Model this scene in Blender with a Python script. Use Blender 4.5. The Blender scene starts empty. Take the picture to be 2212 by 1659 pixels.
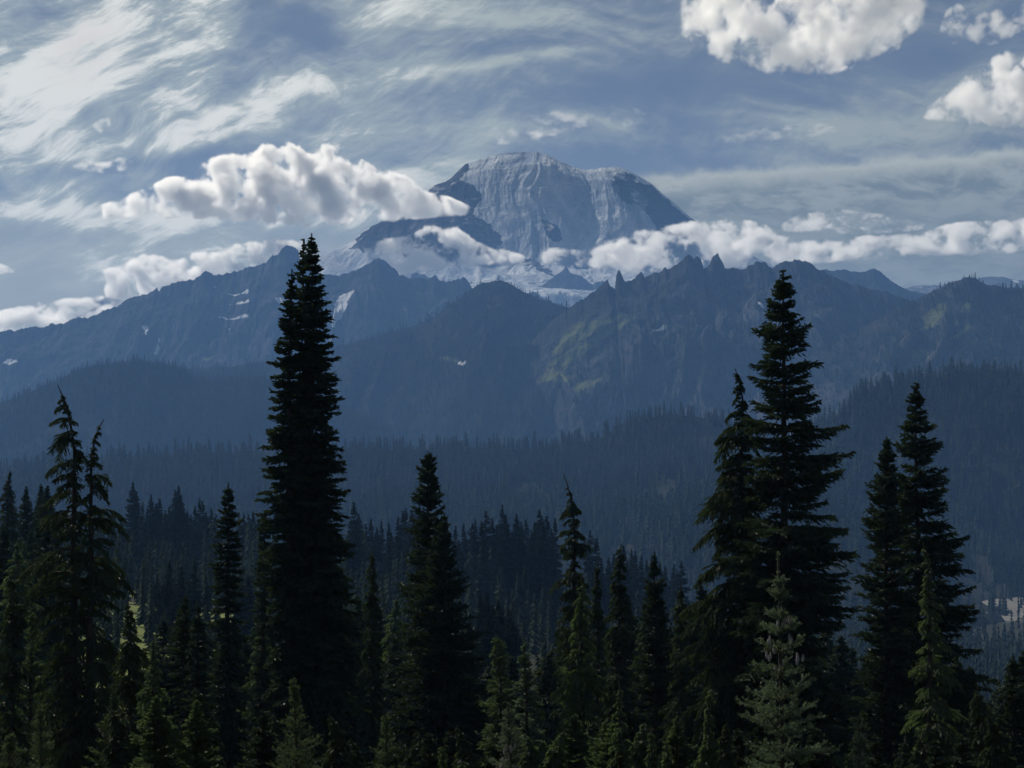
import bpy, math, random
import numpy as np
from mathutils import Vector

scene = bpy.context.scene
C = scene.collection
R = math.radians

# ------------------------------------------------------------------ camera
FPX = 4607.0           # focal length in the 2212-px-wide frame the positions below were measured in
PITCH = R(2.56)
cam_data = bpy.data.cameras.new("camera")
cam_data.sensor_width = 36.0
cam_data.lens = 36.0 * FPX / 2212.0
cam_data.clip_start = 0.5
cam_data.clip_end = 150000.0
cam = bpy.data.objects.new("camera", cam_data)
cam.location = (0, 0, 0)
cam.rotation_euler = (math.pi / 2 + PITCH, 0, 0)
C.objects.link(cam)
scene.camera = cam

# ------------------------------------------------------------------ exposure and light
SUN_AZ, SUN_EL = R(-38), R(40)          # ahead and to the left of the view
SUN_STRENGTH, SKY_STRENGTH = 5.0, 0.05
scene.view_settings.view_transform = 'Standard'
scene.view_settings.look = 'None'
scene.view_settings.gamma = 1.0
scene.view_settings.exposure = 0.1
cy = scene.cycles
cy.max_bounces = 10
cy.diffuse_bounces = 2
cy.glossy_bounces = 1
cy.transmission_bounces = 2
cy.transparent_max_bounces = 8
cy.volume_bounces = 9
cy.use_denoising = True
cy.use_adaptive_sampling = True
cy.adaptive_threshold = 0.02
cy.volume_max_steps = 512
cy.sample_clamp_indirect = 4.0

sun_data = bpy.data.lights.new("sun", 'SUN')
sun_data.energy = SUN_STRENGTH
sun_data.angle = R(0.5)
sun_data.color = (1.0, 0.91, 0.76)
sun = bpy.data.objects.new("sun", sun_data)
sv = Vector((math.sin(SUN_AZ) * math.cos(SUN_EL), math.cos(SUN_AZ) * math.cos(SUN_EL), math.sin(SUN_EL)))
sun.rotation_euler = (-sv).to_track_quat('-Z', 'Y').to_euler()
sun.location = sv * 300
C.objects.link(sun)


class NT:
    """small helper round a node tree"""
    def __init__(self, tree):
        self.t = tree
        tree.nodes.clear()

    def n(self, kind, **kw):
        nd = self.t.nodes.new(kind)
        for k, v in kw.items():
            setattr(nd, k, v)
        return nd

    def l(self, a, b):
        self.t.links.new(a, b)

    def put(self, sock, v):
        if isinstance(v, bpy.types.NodeSocket):
            self.t.links.new(v, sock)
        else:
            sock.default_value = v

    def m(self, op, a, b=0.0, c=None, clamp=False):
        nd = self.n('ShaderNodeMath', operation=op, use_clamp=clamp)
        self.put(nd.inputs[0], a)
        self.put(nd.inputs[1], b)
        if c is not None:
            self.put(nd.inputs[2], c)
        return nd.outputs[0]

    def xyz(self, x, y, z=0.0):
        nd = self.n('ShaderNodeCombineXYZ')
        for i, v in enumerate((x, y, z)):
            self.put(nd.inputs[i], v)
        return nd.outputs[0]

    def vm(self, op, a, b):
        nd = self.n('ShaderNodeVectorMath', operation=op)
        self.put(nd.inputs[0], a)
        if op == 'SCALE':
            self.put(nd.inputs['Scale'], b)
        else:
            self.put(nd.inputs[1], b)
        return nd.outputs[0]

    def noise(self, vec, scale, detail=4.0, rough=0.55, dist=0.0, col=False, lac=2.0):
        nd = self.n('ShaderNodeTexNoise')
        self.l(vec, nd.inputs['Vector'])
        nd.inputs['Scale'].default_value = scale
        nd.inputs['Detail'].default_value = detail
        nd.inputs['Roughness'].default_value = rough
        nd.inputs['Lacunarity'].default_value = lac
        nd.inputs['Distortion'].default_value = dist
        return nd.outputs['Color' if col else 'Fac']

    def ramp(self, v, a, b, lo=0.0, hi=1.0):
        nd = self.n('ShaderNodeMapRange', interpolation_type='SMOOTHSTEP')
        self.put(nd.inputs['Value'], v)
        nd.inputs['From Min'].default_value = a
        nd.inputs['From Max'].default_value = b
        nd.inputs['To Min'].default_value = lo
        nd.inputs['To Max'].default_value = hi
        return nd.outputs['Result']

    def mixc(self, f, a, b):
        nd = self.n('ShaderNodeMix', data_type='RGBA')
        self.put(nd.inputs[0], f)
        for s, v in ((nd.inputs[6], a), (nd.inputs[7], b)):
            if isinstance(v, tuple) and len(v) == 3:
                v = (*v, 1.0)
            self.put(s, v)
        return nd.outputs[2]

    def attr(self, name):
        return self.n('ShaderNodeAttribute', attribute_name=name).outputs['Fac']


# ------------------------------------------------------------------ the sky: Nishita air with high ice cloud in it
world = bpy.data.worlds.new("World")
scene.world = world
world.use_nodes = True
w = NT(world.node_tree)
sky = w.n('ShaderNodeTexSky', sky_type='NISHITA')
sky.sun_disc = False
sky.sun_elevation = SUN_EL
sky.sun_rotation = SUN_AZ
sky.altitude = 2500
sky.air_density = 0.75
sky.dust_density = 0.1
sky.ozone_density = 1.2
tc = w.n('ShaderNodeTexCoord')
sep = w.n('ShaderNodeSeparateXYZ')
w.l(tc.outputs['Generated'], sep.inputs[0])
az = w.m('ARCTAN2', sep.outputs[0], sep.outputs[1])
el = w.m('ARCSINE', sep.outputs[2])
U = w.m('MULTIPLY_ADD', az, 4.607, 1.106)        # bearing and height over the horizon, in handy units
V = w.m('MULTIPLY_ADD', el, -4.607, 1.035)


def gauss(u0, v0, su, sv_, rot=0.0):
    du = w.m('SUBTRACT', U, u0)
    dv = w.m('SUBTRACT', V, v0)
    c, s = math.cos(R(rot)), math.sin(R(rot))
    a = w.m('DIVIDE', w.m('ADD', w.m('MULTIPLY', du, c), w.m('MULTIPLY', dv, s)), su)
    b = w.m('DIVIDE', w.m('SUBTRACT', w.m('MULTIPLY', dv, c), w.m('MULTIPLY', du, s)), sv_)
    q = w.m('ADD', w.m('MULTIPLY', a, a), w.m('MULTIPLY', b, b))
    return w.m('EXPONENT', w.m('MULTIPLY', q, -1.0))


def addall(*xs):
    r = xs[0]
    for x in xs[1:]:
        r = w.m('ADD', r, x)
    return r


P = w.xyz(U, V)
warp = w.noise(P, 2.2, 3.0, 0.5, col=True)
wv = w.vm('SCALE', w.vm('SUBTRACT', warp, (0.5, 0.5, 0.5)), 0.30)
warp2 = w.noise(w.vm('ADD', P, (7.3, 2.1, 0)), 9.0, 3.0, 0.55, col=True)
wv2 = w.vm('SCALE', w.vm('SUBTRACT', warp2, (0.5, 0.5, 0.5)), 0.02)
PS = w.vm('ADD', P, w.vm('SCALE', wv, 0.6))
PW = w.vm('ADD', w.vm('ADD', P, wv), wv2)


def streak(vec, rot, sx, sy, detail=6.0, rough=0.62, off=(0, 0, 0)):
    mp = w.n('ShaderNodeMapping')
    w.l(vec, mp.inputs['Vector'])
    mp.inputs['Rotation'].default_value = (0, 0, R(rot))
    mp.inputs['Location'].default_value = off
    sc_ = w.n('ShaderNodeVectorMath', operation='MULTIPLY')
    w.l(mp.outputs[0], sc_.inputs[0])
    sc_.inputs[1].default_value = (sx, sy, 1)
    return w.noise(sc_.outputs[0], 1.0, detail, rough)


# cirrus: long combed fibres, thick on the left and thin on the right
n1 = streak(PW, 20, 2.0, 4.6, 7.0, 0.58)
n2 = streak(PW, -10, 3.0, 9.0, 6.0, 0.6, off=(3, 5, 0))
n3 = w.noise(w.vm('ADD', PW, (4, 9, 0)), 5.0, 7.0, 0.62)
fib = streak(PS, 27, 3.5, 16.0, 7.0, 0.62, off=(1, 2, 0))
fib2 = streak(PS, -7, 3.5, 20.0, 7.0, 0.62, off=(6, 2, 0))
fibre = w.m('ADD', w.m('MULTIPLY', fib, w.ramp(U, 1.3, 0.5)), w.m('MULTIPLY', fib2, w.ramp(U, 0.5, 1.3)))
cover = addall(w.m('MULTIPLY', gauss(0.25, 0.12, 0.85, 0.36), 0.40),
               w.m('MULTIPLY', gauss(0.05, 0.31, 0.10, 0.07), 0.30),
               w.m('MULTIPLY', gauss(0.20, 0.12, 0.06, 0.09, 60), 0.50), w.m('MULTIPLY', gauss(0.10, 0.20, 0.25, 0.22), 0.22),
               w.m('MULTIPLY', gauss(0.38, 0.31, 0.16, 0.045, -30), 0.40),
               w.m('MULTIPLY', gauss(0.62, 0.20, 0.30, 0.05, -20), 0.24),
               w.m('MULTIPLY', gauss(0.95, 0.03, 0.45, 0.06, 8), 0.40),
               w.m('MULTIPLY', gauss(1.10, 0.135, 0.24, 0.016, -8), 0.45),
               w.m('MULTIPLY', gauss(1.32, 0.27, 0.30, 0.05, -4), 0.36),
               w.m('MULTIPLY', gauss(0.30, 0.475, 0.6, 0.026, 0), 0.60),
               w.m('MULTIPLY', gauss(0.20, 0.58, 0.5, 0.07, 0), 0.30),
               w.m('MULTIPLY', gauss(0.92, 0.385, 0.18, 0.03, 0), 0.34),
               w.m('MULTIPLY', gauss(1.95, 0.28, 0.50, 0.05, -4), 0.50),
               w.m('MULTIPLY', gauss(0.62, 0.02, 0.10, 0.04, 0), -0.40),
               w.m('MULTIPLY', gauss(0.70, 0.10, 0.09, 0.04, 0), -0.30),
               w.m('MULTIPLY', gauss(1.40, 0.19, 0.30, 0.035, -6), -0.30),
               w.m('MULTIPLY', gauss(2.00, 0.14, 0.12, 0.06, 0), -0.36),
               w.m('MULTIPLY', gauss(0.22, 0.27, 0.05, 0.04, 0), -0.40),
               w.m('MULTIPLY', gauss(0.25, 0.375, 0.28, 0.022, -8), -0.40))
base = w.m('ADD', addall(w.m('MULTIPLY', n1, 1.5), w.m('MULTIPLY', n2, 0.9), w.m('MULTIPLY', n3, 0.7)), -1.58)
hair = streak(PW, 24, 12.0, 46.0, 6.0, 0.7, off=(5, 1, 0))
tex = w.m('ADD', w.m('MULTIPLY', w.ramp(fibre, 0.22, 0.78), 0.72), w.m('MULTIPLY', w.ramp(hair, 0.25, 0.75), 0.28))
cirrus = w.m('MULTIPLY', w.ramp(w.m('ADD', w.m('ADD', base, cover), w.m('MULTIPLY_ADD', tex, 0.55, -0.26)), -0.15, 0.85), w.m('MULTIPLY_ADD', tex, 0.85, 0.38), clamp=True)
thin = w.m('MULTIPLY', w.ramp(w.m('ADD', base, w.m('MULTIPLY', cover, 0.6)), -0.6, 0.4), w.m('MULTIPLY_ADD', tex, 0.30, 0.10))
# the grey altocumulus deck on the right, rippled, its upper edge bright
ripple = streak(PW, -5, 9.0, 22.0, 7.0, 0.66, off=(2, 2, 0))
edge_v = w.m('ADD', w.m('MULTIPLY_ADD', U, -0.055, 0.452),
             w.m('MULTIPLY', w.m('SUBTRACT', w.noise(P, 16.0, 6.0, 0.62), 0.5), 0.05))
below = w.m('SUBTRACT', V, edge_v)
deck = w.m('MULTIPLY', w.ramp(below, -0.010, 0.022), w.ramp(U, 1.25, 1.45))
deck2 = w.m('MULTIPLY', w.m('MULTIPLY', w.ramp(below, -0.16, 0.02), w.ramp(U, 1.5, 2.1)), w.ramp(ripple, 0.25, 0.65))
rim = w.m('MULTIPLY', deck, w.ramp(w.m('ADD', below, w.m('MULTIPLY', w.m('SUBTRACT', ripple, 0.5), 0.10)), 0.06, 0.0))
# grey milky air low down on both sides
low = w.m('MULTIPLY', w.ramp(V, 0.40, 0.62), 0.85)
lowL = w.m('MULTIPLY', low, w.ramp(U, 1.05, 0.70))
lowR = w.m('MULTIPLY', low, w.ramp(U, 1.1, 1.5))
# tints
c_cir = w.mixc(w.ramp(U, 0.2, 1.9), (0.50, 0.55, 0.50), (0.38, 0.42, 0.385))
c_deck = w.mixc(w.m('MULTIPLY', w.ramp(ripple, 0.38, 0.60), 0.9), (0.17, 0.20, 0.19), (0.38, 0.40, 0.36))
c_deck = w.mixc(w.m('MULTIPLY', rim, 0.75), c_deck, (0.64, 0.65, 0.55))
c_deck = w.mixc(w.m('MULTIPLY', w.ramp(below, 0.05, 0.16), 0.6), c_deck, (0.24, 0.265, 0.24))
c_cir = w.mixc(w.ramp(w.m('MULTIPLY', cirrus, w.ramp(U, 1.6, 0.6)), 0.42, 0.95), c_cir, (0.92, 0.905, 0.82))
irid = w.m('MULTIPLY', gauss(0.19, 0.12, 0.06, 0.08, 60), 0.30)
c_cir = w.mixc(w.m('MULTIPLY', irid, w.ramp(fib, 0.4, 0.6)), c_cir, (0.72, 0.56, 0.50))
c_low = w.mixc(w.ramp(U, 0.3, 1.6), (0.44, 0.45, 0.38), (0.22, 0.25, 0.235))

b_sky = w.n('ShaderNodeBackground')
hsv = w.n('ShaderNodeHueSaturation')
hsv.inputs['Saturation'].default_value = 0.80
hsv.inputs['Value'].default_value = 0.78
w.l(sky.outputs[0], hsv.inputs['Color'])
w.l(hsv.outputs[0], b_sky.inputs['Color'])
b_sky.inputs['Strength'].default_value = SKY_STRENGTH
prev = b_sky.outputs[0]
for fac, colr in ((w.m('MULTIPLY', w.m('ADD', lowL, lowR), 1.0, clamp=True), c_low),
                  (w.m('ADD', cirrus, thin, clamp=True), c_cir),
                  (w.m('MAXIMUM', deck, w.m('MULTIPLY', deck2, 0.6), clamp=True), c_deck)):
    bg = w.n('ShaderNodeBackground')
    w.put(bg.inputs['Color'], colr)
    bg.inputs['Strength'].default_value = 1.0
    mx = w.n('ShaderNodeMixShader')
    w.l(w.m('MULTIPLY', fac, 0.9), mx.inputs[0])
    w.l(prev, mx.inputs[1])
    w.l(bg.outputs[0], mx.inputs[2])
    prev = mx.outputs[0]
wo = w.n('ShaderNodeOutputWorld')
w.l(prev, wo.inputs['Surface'])

# ------------------------------------------------------------------ helpers
CP, SP = math.cos(PITCH), math.sin(PITCH)


def at(px, py, D):
    """point at ground distance D (world y) in the direction measured in the photograph"""
    u = (px - 1106.0) / FPX
    v = (829.5 - py) / FPX
    y = CP - v * SP
    z = SP + v * CP
    return u / y * D, D, z / y * D


def px_of(x, y):
    return 1106.0 + FPX * x / (y * CP)


def project(V3):
    x, y, z = V3[:, 0], V3[:, 1], V3[:, 2]
    f = y * CP + z * SP
    return 1106 + FPX * x / f, 829.5 - FPX * (z * CP - y * SP) / f


def _hash(ix, iy, seed):
    h = (ix.astype(np.int64) * 374761393 + iy.astype(np.int64) * 668265263 + seed * 1442695041) & 0xFFFFFFFF
    h = ((h ^ (h >> 13)) * 1274126177) & 0xFFFFFFFF
    return ((h ^ (h >> 16)) & 0xFFFF) / 65535.0


def vnoise(x, y, seed=0):
    x0, y0 = np.floor(x), np.floor(y)
    fx, fy = x - x0, y - y0
    fx = fx * fx * fx * (fx * (fx * 6 - 15) + 10)
    fy = fy * fy * fy * (fy * (fy * 6 - 15) + 10)
    a, b = _hash(x0, y0, seed), _hash(x0 + 1, y0, seed)
    c, d = _hash(x0, y0 + 1, seed), _hash(x0 + 1, y0 + 1, seed)
    return (a + (b - a) * fx) * (1 - fy) + (c + (d - c) * fx) * fy


def fbm(x, y, oct=5, seed=0, gain=0.5):
    s, a, t = 0.0, 1.0, 0.0
    for i in range(oct):
        s = s + a * vnoise(x + i * 17.3, y - i * 9.1, seed + i)
        t += a
        a *= gain
        x, y = x * 2.03, y * 2.03
    return s / t


def ridged(x, y, oct=5, seed=0, gain=0.55):
    s, a, t = 0.0, 1.0, 0.0
    for i in range(oct):
        s = s + a * (1 - np.abs(2 * vnoise(x + i * 5.7, y + i * 3.3, seed + i) - 1))
        t += a
        a *= gain
        x, y = x * 2.1, y * 2.1
    return s / t


def sstep(a, b, x):
    t = np.clip((x - a) / (b - a), 0, 1)
    return t * t * (3 - 2 * t)


def in_poly(px, py, poly):
    r = np.zeros(px.shape, bool)
    n = len(poly)
    for i in range(n):
        x1, y1 = poly[i]
        x2, y2 = poly[(i + 1) % n]
        c = ((y1 > py) != (y2 > py)) & (px < (x2 - x1) * (py - y1) / (y2 - y1 + 1e-9) + x1)
        r ^= c
    return r


def mk_mesh(name, V3, F, smooth=False, attrs=None, mats=(), mat_idx=None):
    me = bpy.data.meshes.new(name)
    V3 = np.ascontiguousarray(V3, dtype=np.float32)
    F = np.ascontiguousarray(F, dtype=np.int32)
    me.vertices.add(len(V3))
    me.vertices.foreach_set('co', V3.ravel())
    k = F.shape[1]
    me.loops.add(F.size)
    me.polygons.add(len(F))
    me.loops.foreach_set('vertex_index', F.ravel())
    me.polygons.foreach_set('loop_start', np.arange(0, F.size, k, dtype=np.int32))
    if smooth:
        me.polygons.foreach_set('use_smooth', np.ones(len(F), bool))
    for m_ in mats:
        me.materials.append(m_)
    if mat_idx is not None:
        me.polygons.foreach_set('material_index', np.ascontiguousarray(mat_idx, dtype=np.int32))
    me.update(calc_edges=True)
    for nm, arr in (attrs or {}).items():
        a = me.attributes.new(nm, 'FLOAT', 'POINT')
        a.data.foreach_set('value', np.ascontiguousarray(arr, dtype=np.float32))
    return me


def link(name, me, parent=None, **props):
    o = bpy.data.objects.new(name, me)
    C.objects.link(o)
    if parent is not None:
        o.parent = parent
    for k, v in props.items():
        if v is not None:
            o[k] = v
    return o


def grid_faces(nu, nv):
    i = np.arange(nu - 1)[:, None] * nv + np.arange(nv - 1)[None, :]
    i = i.ravel()
    return np.stack([i, i + nv, i + nv + 1, i + 1], 1)


def material(name):
    m_ = bpy.data.materials.new(name)
    m_.use_nodes = True
    return m_, NT(m_.node_tree)


def finish(t, col, rough=0.9, spec=0.2, bump=None, bump_d=1.0, bump_s=1.0):
    b = t.n('ShaderNodeBsdfPrincipled')
    t.put(b.inputs['Base Color'], col if not isinstance(col, tuple) else (*col, 1.0))
    b.inputs['Roughness'].default_value = rough
    b.inputs['Specular IOR Level'].default_value = spec
    if bump is not None:
        bn = t.n('ShaderNodeBump')
        bn.inputs['Distance'].default_value = bump_d
        bn.inputs['Strength'].default_value = bump_s
        t.l(bump, bn.inputs['Height'])
        t.l(bn.outputs[0], b.inputs['Normal'])
    o = t.n('ShaderNodeOutputMaterial')
    t.l(b.outputs[0], o.inputs['Surface'])
    return b


# ------------------------------------------------------------------ materials
def hill_material(name, rock, soil, grass, snowc=(0.50, 0.53, 0.57), sc=0.02):
    m_, t = material(name)
    co = t.n('ShaderNodeNewGeometry').outputs['Position']
    a = t.noise(co, sc, 6, 0.65)
    b = t.noise(co, sc * 7, 5, 0.65)
    c = t.mixc(t.ramp(a, 0.35, 0.65), soil, rock)
    c = t.mixc(t.m('MULTIPLY', t.ramp(b, 0.45, 0.75), 0.6), c, tuple(x * 1.7 for x in rock))
    st = t.n('ShaderNodeVectorMath', operation='MULTIPLY')
    t.l(co, st.inputs[0])
    st.inputs[1].default_value = (1.0, 0.25, 0.25)
    scree = t.noise(st.outputs[0], sc * 1.6, 5, 0.6, 0.4)
    c = t.mixc(t.m('MULTIPLY', t.ramp(scree, 0.52, 0.70), 0.75), c, tuple(x * 1.8 for x in rock))
    g = t.m('ADD', t.attr('meadow'), t.m('MULTIPLY', t.m('SUBTRACT', b, 0.5), 1.2))
    gc = t.mixc(t.ramp(b, 0.3, 0.7), grass, tuple(x * 0.55 for x in grass))
    c = t.mixc(t.ramp(g, 0.34, 0.66), c, gc)
    s = t.m('ADD', t.attr('snow'), t.m('MULTIPLY', t.m('SUBTRACT', b, 0.5), 0.5))
    c = t.mixc(t.ramp(s, 0.45, 0.55), c, snowc)
    h = t.m('ADD', t.m('MULTIPLY', a, 14.0), t.m('MULTIPLY', b, 4.0))
    finish(t, c, 1.0, 0.0, h, 1.0, 0.45)
    return m_


ROCK, SOIL, GRASS = (0.044, 0.044, 0.046), (0.017, 0.021, 0.017), (0.12, 0.14, 0.065)
MAT_ROCKY = hill_material('alpine_rock', ROCK, SOIL, GRASS)
MAT_WOODED = hill_material('wooded_slope', (0.020, 0.021, 0.018), (0.012, 0.016, 0.010), GRASS)


def volcano_material():
    m_, t = material('glacier_and_rock')
    co = t.n('ShaderNodeNewGeometry').outputs['Position']
    def stretched(v):
        nd = t.n('ShaderNodeVectorMath', operation='MULTIPLY')
        t.l(co, nd.inputs[0])
        nd.inputs[1].default_value = v
        return nd.outputs[0]
    a = t.noise(stretched((1.0, 0.6, 0.6)), 0.0035, 6, 0.6, 0.8)
    b = t.noise(stretched((1.0, 1.0, 1.5)), 0.013, 6, 0.66, 0.6)
    steps = t.noise(stretched((0.35, 0.6, 3.0)), 0.022, 5, 0.62, 0.8)
    s = t.m('ADD', t.attr('snow'), t.m('ADD', t.m('MULTIPLY', t.m('SUBTRACT', a, 0.5), 0.55), t.m('MULTIPLY', t.m('SUBTRACT', b, 0.5), 0.75)))
    spx = t.n('ShaderNodeSeparateXYZ')
    t.l(co, spx.inputs[0])
    dx = t.m('SUBTRACT', spx.outputs[0], 60.0)
    dz = t.m('SUBTRACT', 2950.0, spx.outputs[2])
    ang = t.m('ARCTAN2', dx, dz)
    rr = t.m('SQRT', t.m('ADD', t.m('MULTIPLY', dx, dx), t.m('MULTIPLY', dz, dz)))
    fall = t.xyz(t.m('MULTIPLY_ADD', ang, 8.0, t.m('MULTIPLY', rr, 0.0011)), t.m('MULTIPLY', rr, 0.0022), t.m('MULTIPLY', spx.outputs[1], 0.0004))
    ribs = t.noise(fall, 1.0, 7, 0.6, 0.9)
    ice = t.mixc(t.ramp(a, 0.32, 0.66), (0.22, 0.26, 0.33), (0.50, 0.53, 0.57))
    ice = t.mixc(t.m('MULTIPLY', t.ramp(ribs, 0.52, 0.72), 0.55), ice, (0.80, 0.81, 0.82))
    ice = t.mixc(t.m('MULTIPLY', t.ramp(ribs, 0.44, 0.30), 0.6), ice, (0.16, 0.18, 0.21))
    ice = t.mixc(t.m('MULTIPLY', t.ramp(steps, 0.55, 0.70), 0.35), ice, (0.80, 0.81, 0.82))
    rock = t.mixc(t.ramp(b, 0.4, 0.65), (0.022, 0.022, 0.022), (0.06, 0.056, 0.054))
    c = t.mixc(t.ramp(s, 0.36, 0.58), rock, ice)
    h = t.m('ADD', t.m('MULTIPLY', a, 110.0), t.m('ADD', t.m('ADD', t.m('MULTIPLY', b, 12.0), t.m('MULTIPLY', ribs, 50.0)), t.m('MULTIPLY', steps, 9.0)))
    finish(t, c, 0.95, 0.0, h, 1.0, 0.8)
    return m_


def foliage_material(name, col, trans=0.25, tipcol=None, spec=0.10):
    m_, t = material(name)
    co = t.n('ShaderNodeTexCoord').outputs['Object']
    oi = t.n('ShaderNodeObjectInfo').outputs['Random']
    n_ = t.noise(co, 1.6 if spec else 0.03, 3, 0.6)
    f = t.noise(co, 9.0, 2, 0.6)
    c = t.mixc(t.ramp(n_, 0.3, 0.7), tuple(x * 0.65 for x in col), col)
    c = t.mixc(t.m('MULTIPLY', t.ramp(f, 0.5, 0.75), 0.6), c, tipcol or (col[0] * 1.7, col[1] * 1.55, col[2] * 1.2))
    c = t.mixc(t.m('MULTIPLY', oi, 0.5), c, (col[0] * 0.8, col[1] * 0.7, col[2] * 0.9))
    b = t.n('ShaderNodeBsdfPrincipled')
    t.l(c, b.inputs['Base Color'])
    b.inputs['Roughness'].default_value = 0.6
    b.inputs['Specular IOR Level'].default_value = spec
    tr = t.n('ShaderNodeBsdfTranslucent')
    t.l(t.mixc(0.5, c, (col[0] * 1.8, col[1] * 2.0, col[2] * 0.7)), tr.inputs['Color'])
    mx = t.n('ShaderNodeMixShader')
    mx.inputs[0].default_value = trans
    t.l(b.outputs[0], mx.inputs[1])
    t.l(tr.outputs[0], mx.inputs[2])
    o = t.n('ShaderNodeOutputMaterial')
    t.l(mx.outputs[0], o.inputs['Surface'])
    return m_


MAT_FIR = foliage_material('fir_needles', (0.038, 0.058, 0.038), 0.16)
MAT_HEM = foliage_material('hemlock_needles', (0.042, 0.062, 0.038), 0.18)
MAT_SAP = foliage_material('silvery_needles', (0.105, 0.145, 0.108), 0.22, (0.24, 0.29, 0.22))
MAT_YOUNG_LIT = foliage_material('young_and_lit_needles', (0.074, 0.108, 0.062), 0.28)  # for saplings, and grown trees whose lit look is put into the colour
MAT_WOOD = foliage_material('forest_needles', (0.026, 0.038, 0.027), 0.08, None, 0.0)
mb, tb = material('bark')
_co = tb.n('ShaderNodeTexCoord').outputs['Object']
_n = tb.noise(_co, 6.0, 5, 0.65)
finish(tb, tb.mixc(_n, (0.018, 0.015, 0.013), (0.06, 0.052, 0.047)), 0.9, 0.2, _n, 0.02, 0.8)
MAT_BARK = mb
mc_, tk = material('fir_cone_scales')
_co = tk.n('ShaderNodeTexCoord').outputs['Object']
_n = tk.noise(_co, 60.0, 3, 0.6)
_b = finish(tk, tk.mixc(_n, (0.10, 0.09, 0.10), (0.34, 0.32, 0.32)), 0.6, 0.4, _n, 0.006, 1.0)
_b.inputs['Sheen Weight'].default_value = 0.6
MAT_CONE = mc_

# ------------------------------------------------------------------ terrain: the ground from the viewer's feet to the last ridge
G_Y = np.array([-60, 0, 15, 40, 80, 150, 300, 450, 560, 700, 900, 1200, 1500, 1900, 3000, 8450.0])
G_L = np.array([4, -1.7, -5.5, -10, -15, -19, -22, -23, -24.5, -30, -50, -85, -112, -150, -200, -250.0])
G_C = np.array([4, -1.7, -5.5, -11, -18, -23, -30, -36, -40, -48, -66, -94, -113, -150, -200, -250.0])
G_R = np.array([4, -1.7, -6.0, -12, -20, -32, -55, -72, -82, -92, -101, -109, -110, -104, -180, -250.0])


def ground_z(x, y):
    x, y = np.asarray(x, float), np.asarray(y, float)
    r = np.clip(x / np.maximum(y, 40.0) / 0.24, -1.3, 1.3)
    l, c, rr = (np.interp(y, G_Y, g) for g in (G_L, G_C, G_R))
    z = np.where(r < 0, c + (l - c) * (-r), c + (rr - c) * r)
    amp = np.interp(y, [0, 20, 200, 1000, 3000], [0.0, 0.35, 1.6, 5.0, 14.0])
    return z + (fbm(x / 60.0 + 3, y / 60.0, 4, 11) - 0.5) * amp


def build_ground():
    ys = np.concatenate([np.linspace(-55, 60, 60), np.geomspace(62, 8400, 330)])
    ss = np.linspace(-1, 1, 260)
    ss = np.sign(ss) * np.abs(ss) ** 1.15
    Y, S = np.meshgrid(ys, ss, indexing='ij')
    X = S * np.clip(70 + Y * 0.62, 60, 5400)
    Z = ground_z(X, Y)
    V3 = np.stack([X.ravel(), Y.ravel(), Z.ravel()], 1)
    ppx, ppy = px_of(X.ravel(), np.maximum(Y.ravel(), 1)), Y.ravel()
    meadow = sstep(0.34, 0.5, fbm(V3[:, 0] / 45, V3[:, 1] / 45, 4, 5)) * sstep(150, 220, ppy) * sstep(660, 600, ppy) * sstep(760, 600, ppx)
    gravel = sstep(1600, 1680, ppy) * sstep(2080, 2000, ppy) * sstep(2070, 2110, ppx)
    m_, t = material('forest_floor')
    co = t.n('ShaderNodeNewGeometry').outputs['Position']
    a = t.noise(co, 0.6, 6, 0.65)
    b = t.noise(co, 0.05, 5, 0.6)
    c = t.mixc(a, (0.008, 0.009, 0.005), (0.022, 0.026, 0.012))
    c = t.mixc(t.ramp(t.m('ADD', t.attr('meadow'), t.m('MULTIPLY', t.m('SUBTRACT', b, 0.5), 0.6)), 0.4, 0.6), c, t.mixc(a, (0.07, 0.10, 0.025), (0.13, 0.16, 0.04)))
    c = t.mixc(t.ramp(t.m('ADD', t.attr('gravel'), t.m('MULTIPLY', t.m('SUBTRACT', b, 0.55), 2.0)), 0.4, 0.6), c, t.mixc(a, (0.06, 0.06, 0.055), (0.21, 0.205, 0.19)))
    finish(t, c, 0.95, 0.1, a, 0.3, 1.0)
    me = mk_mesh('ground', V3, grid_faces(*X.shape), True, {'meadow': meadow, 'gravel': gravel}, [m_])
    link('ground', me, kind='structure')


build_ground()

HILLS = {}


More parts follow.
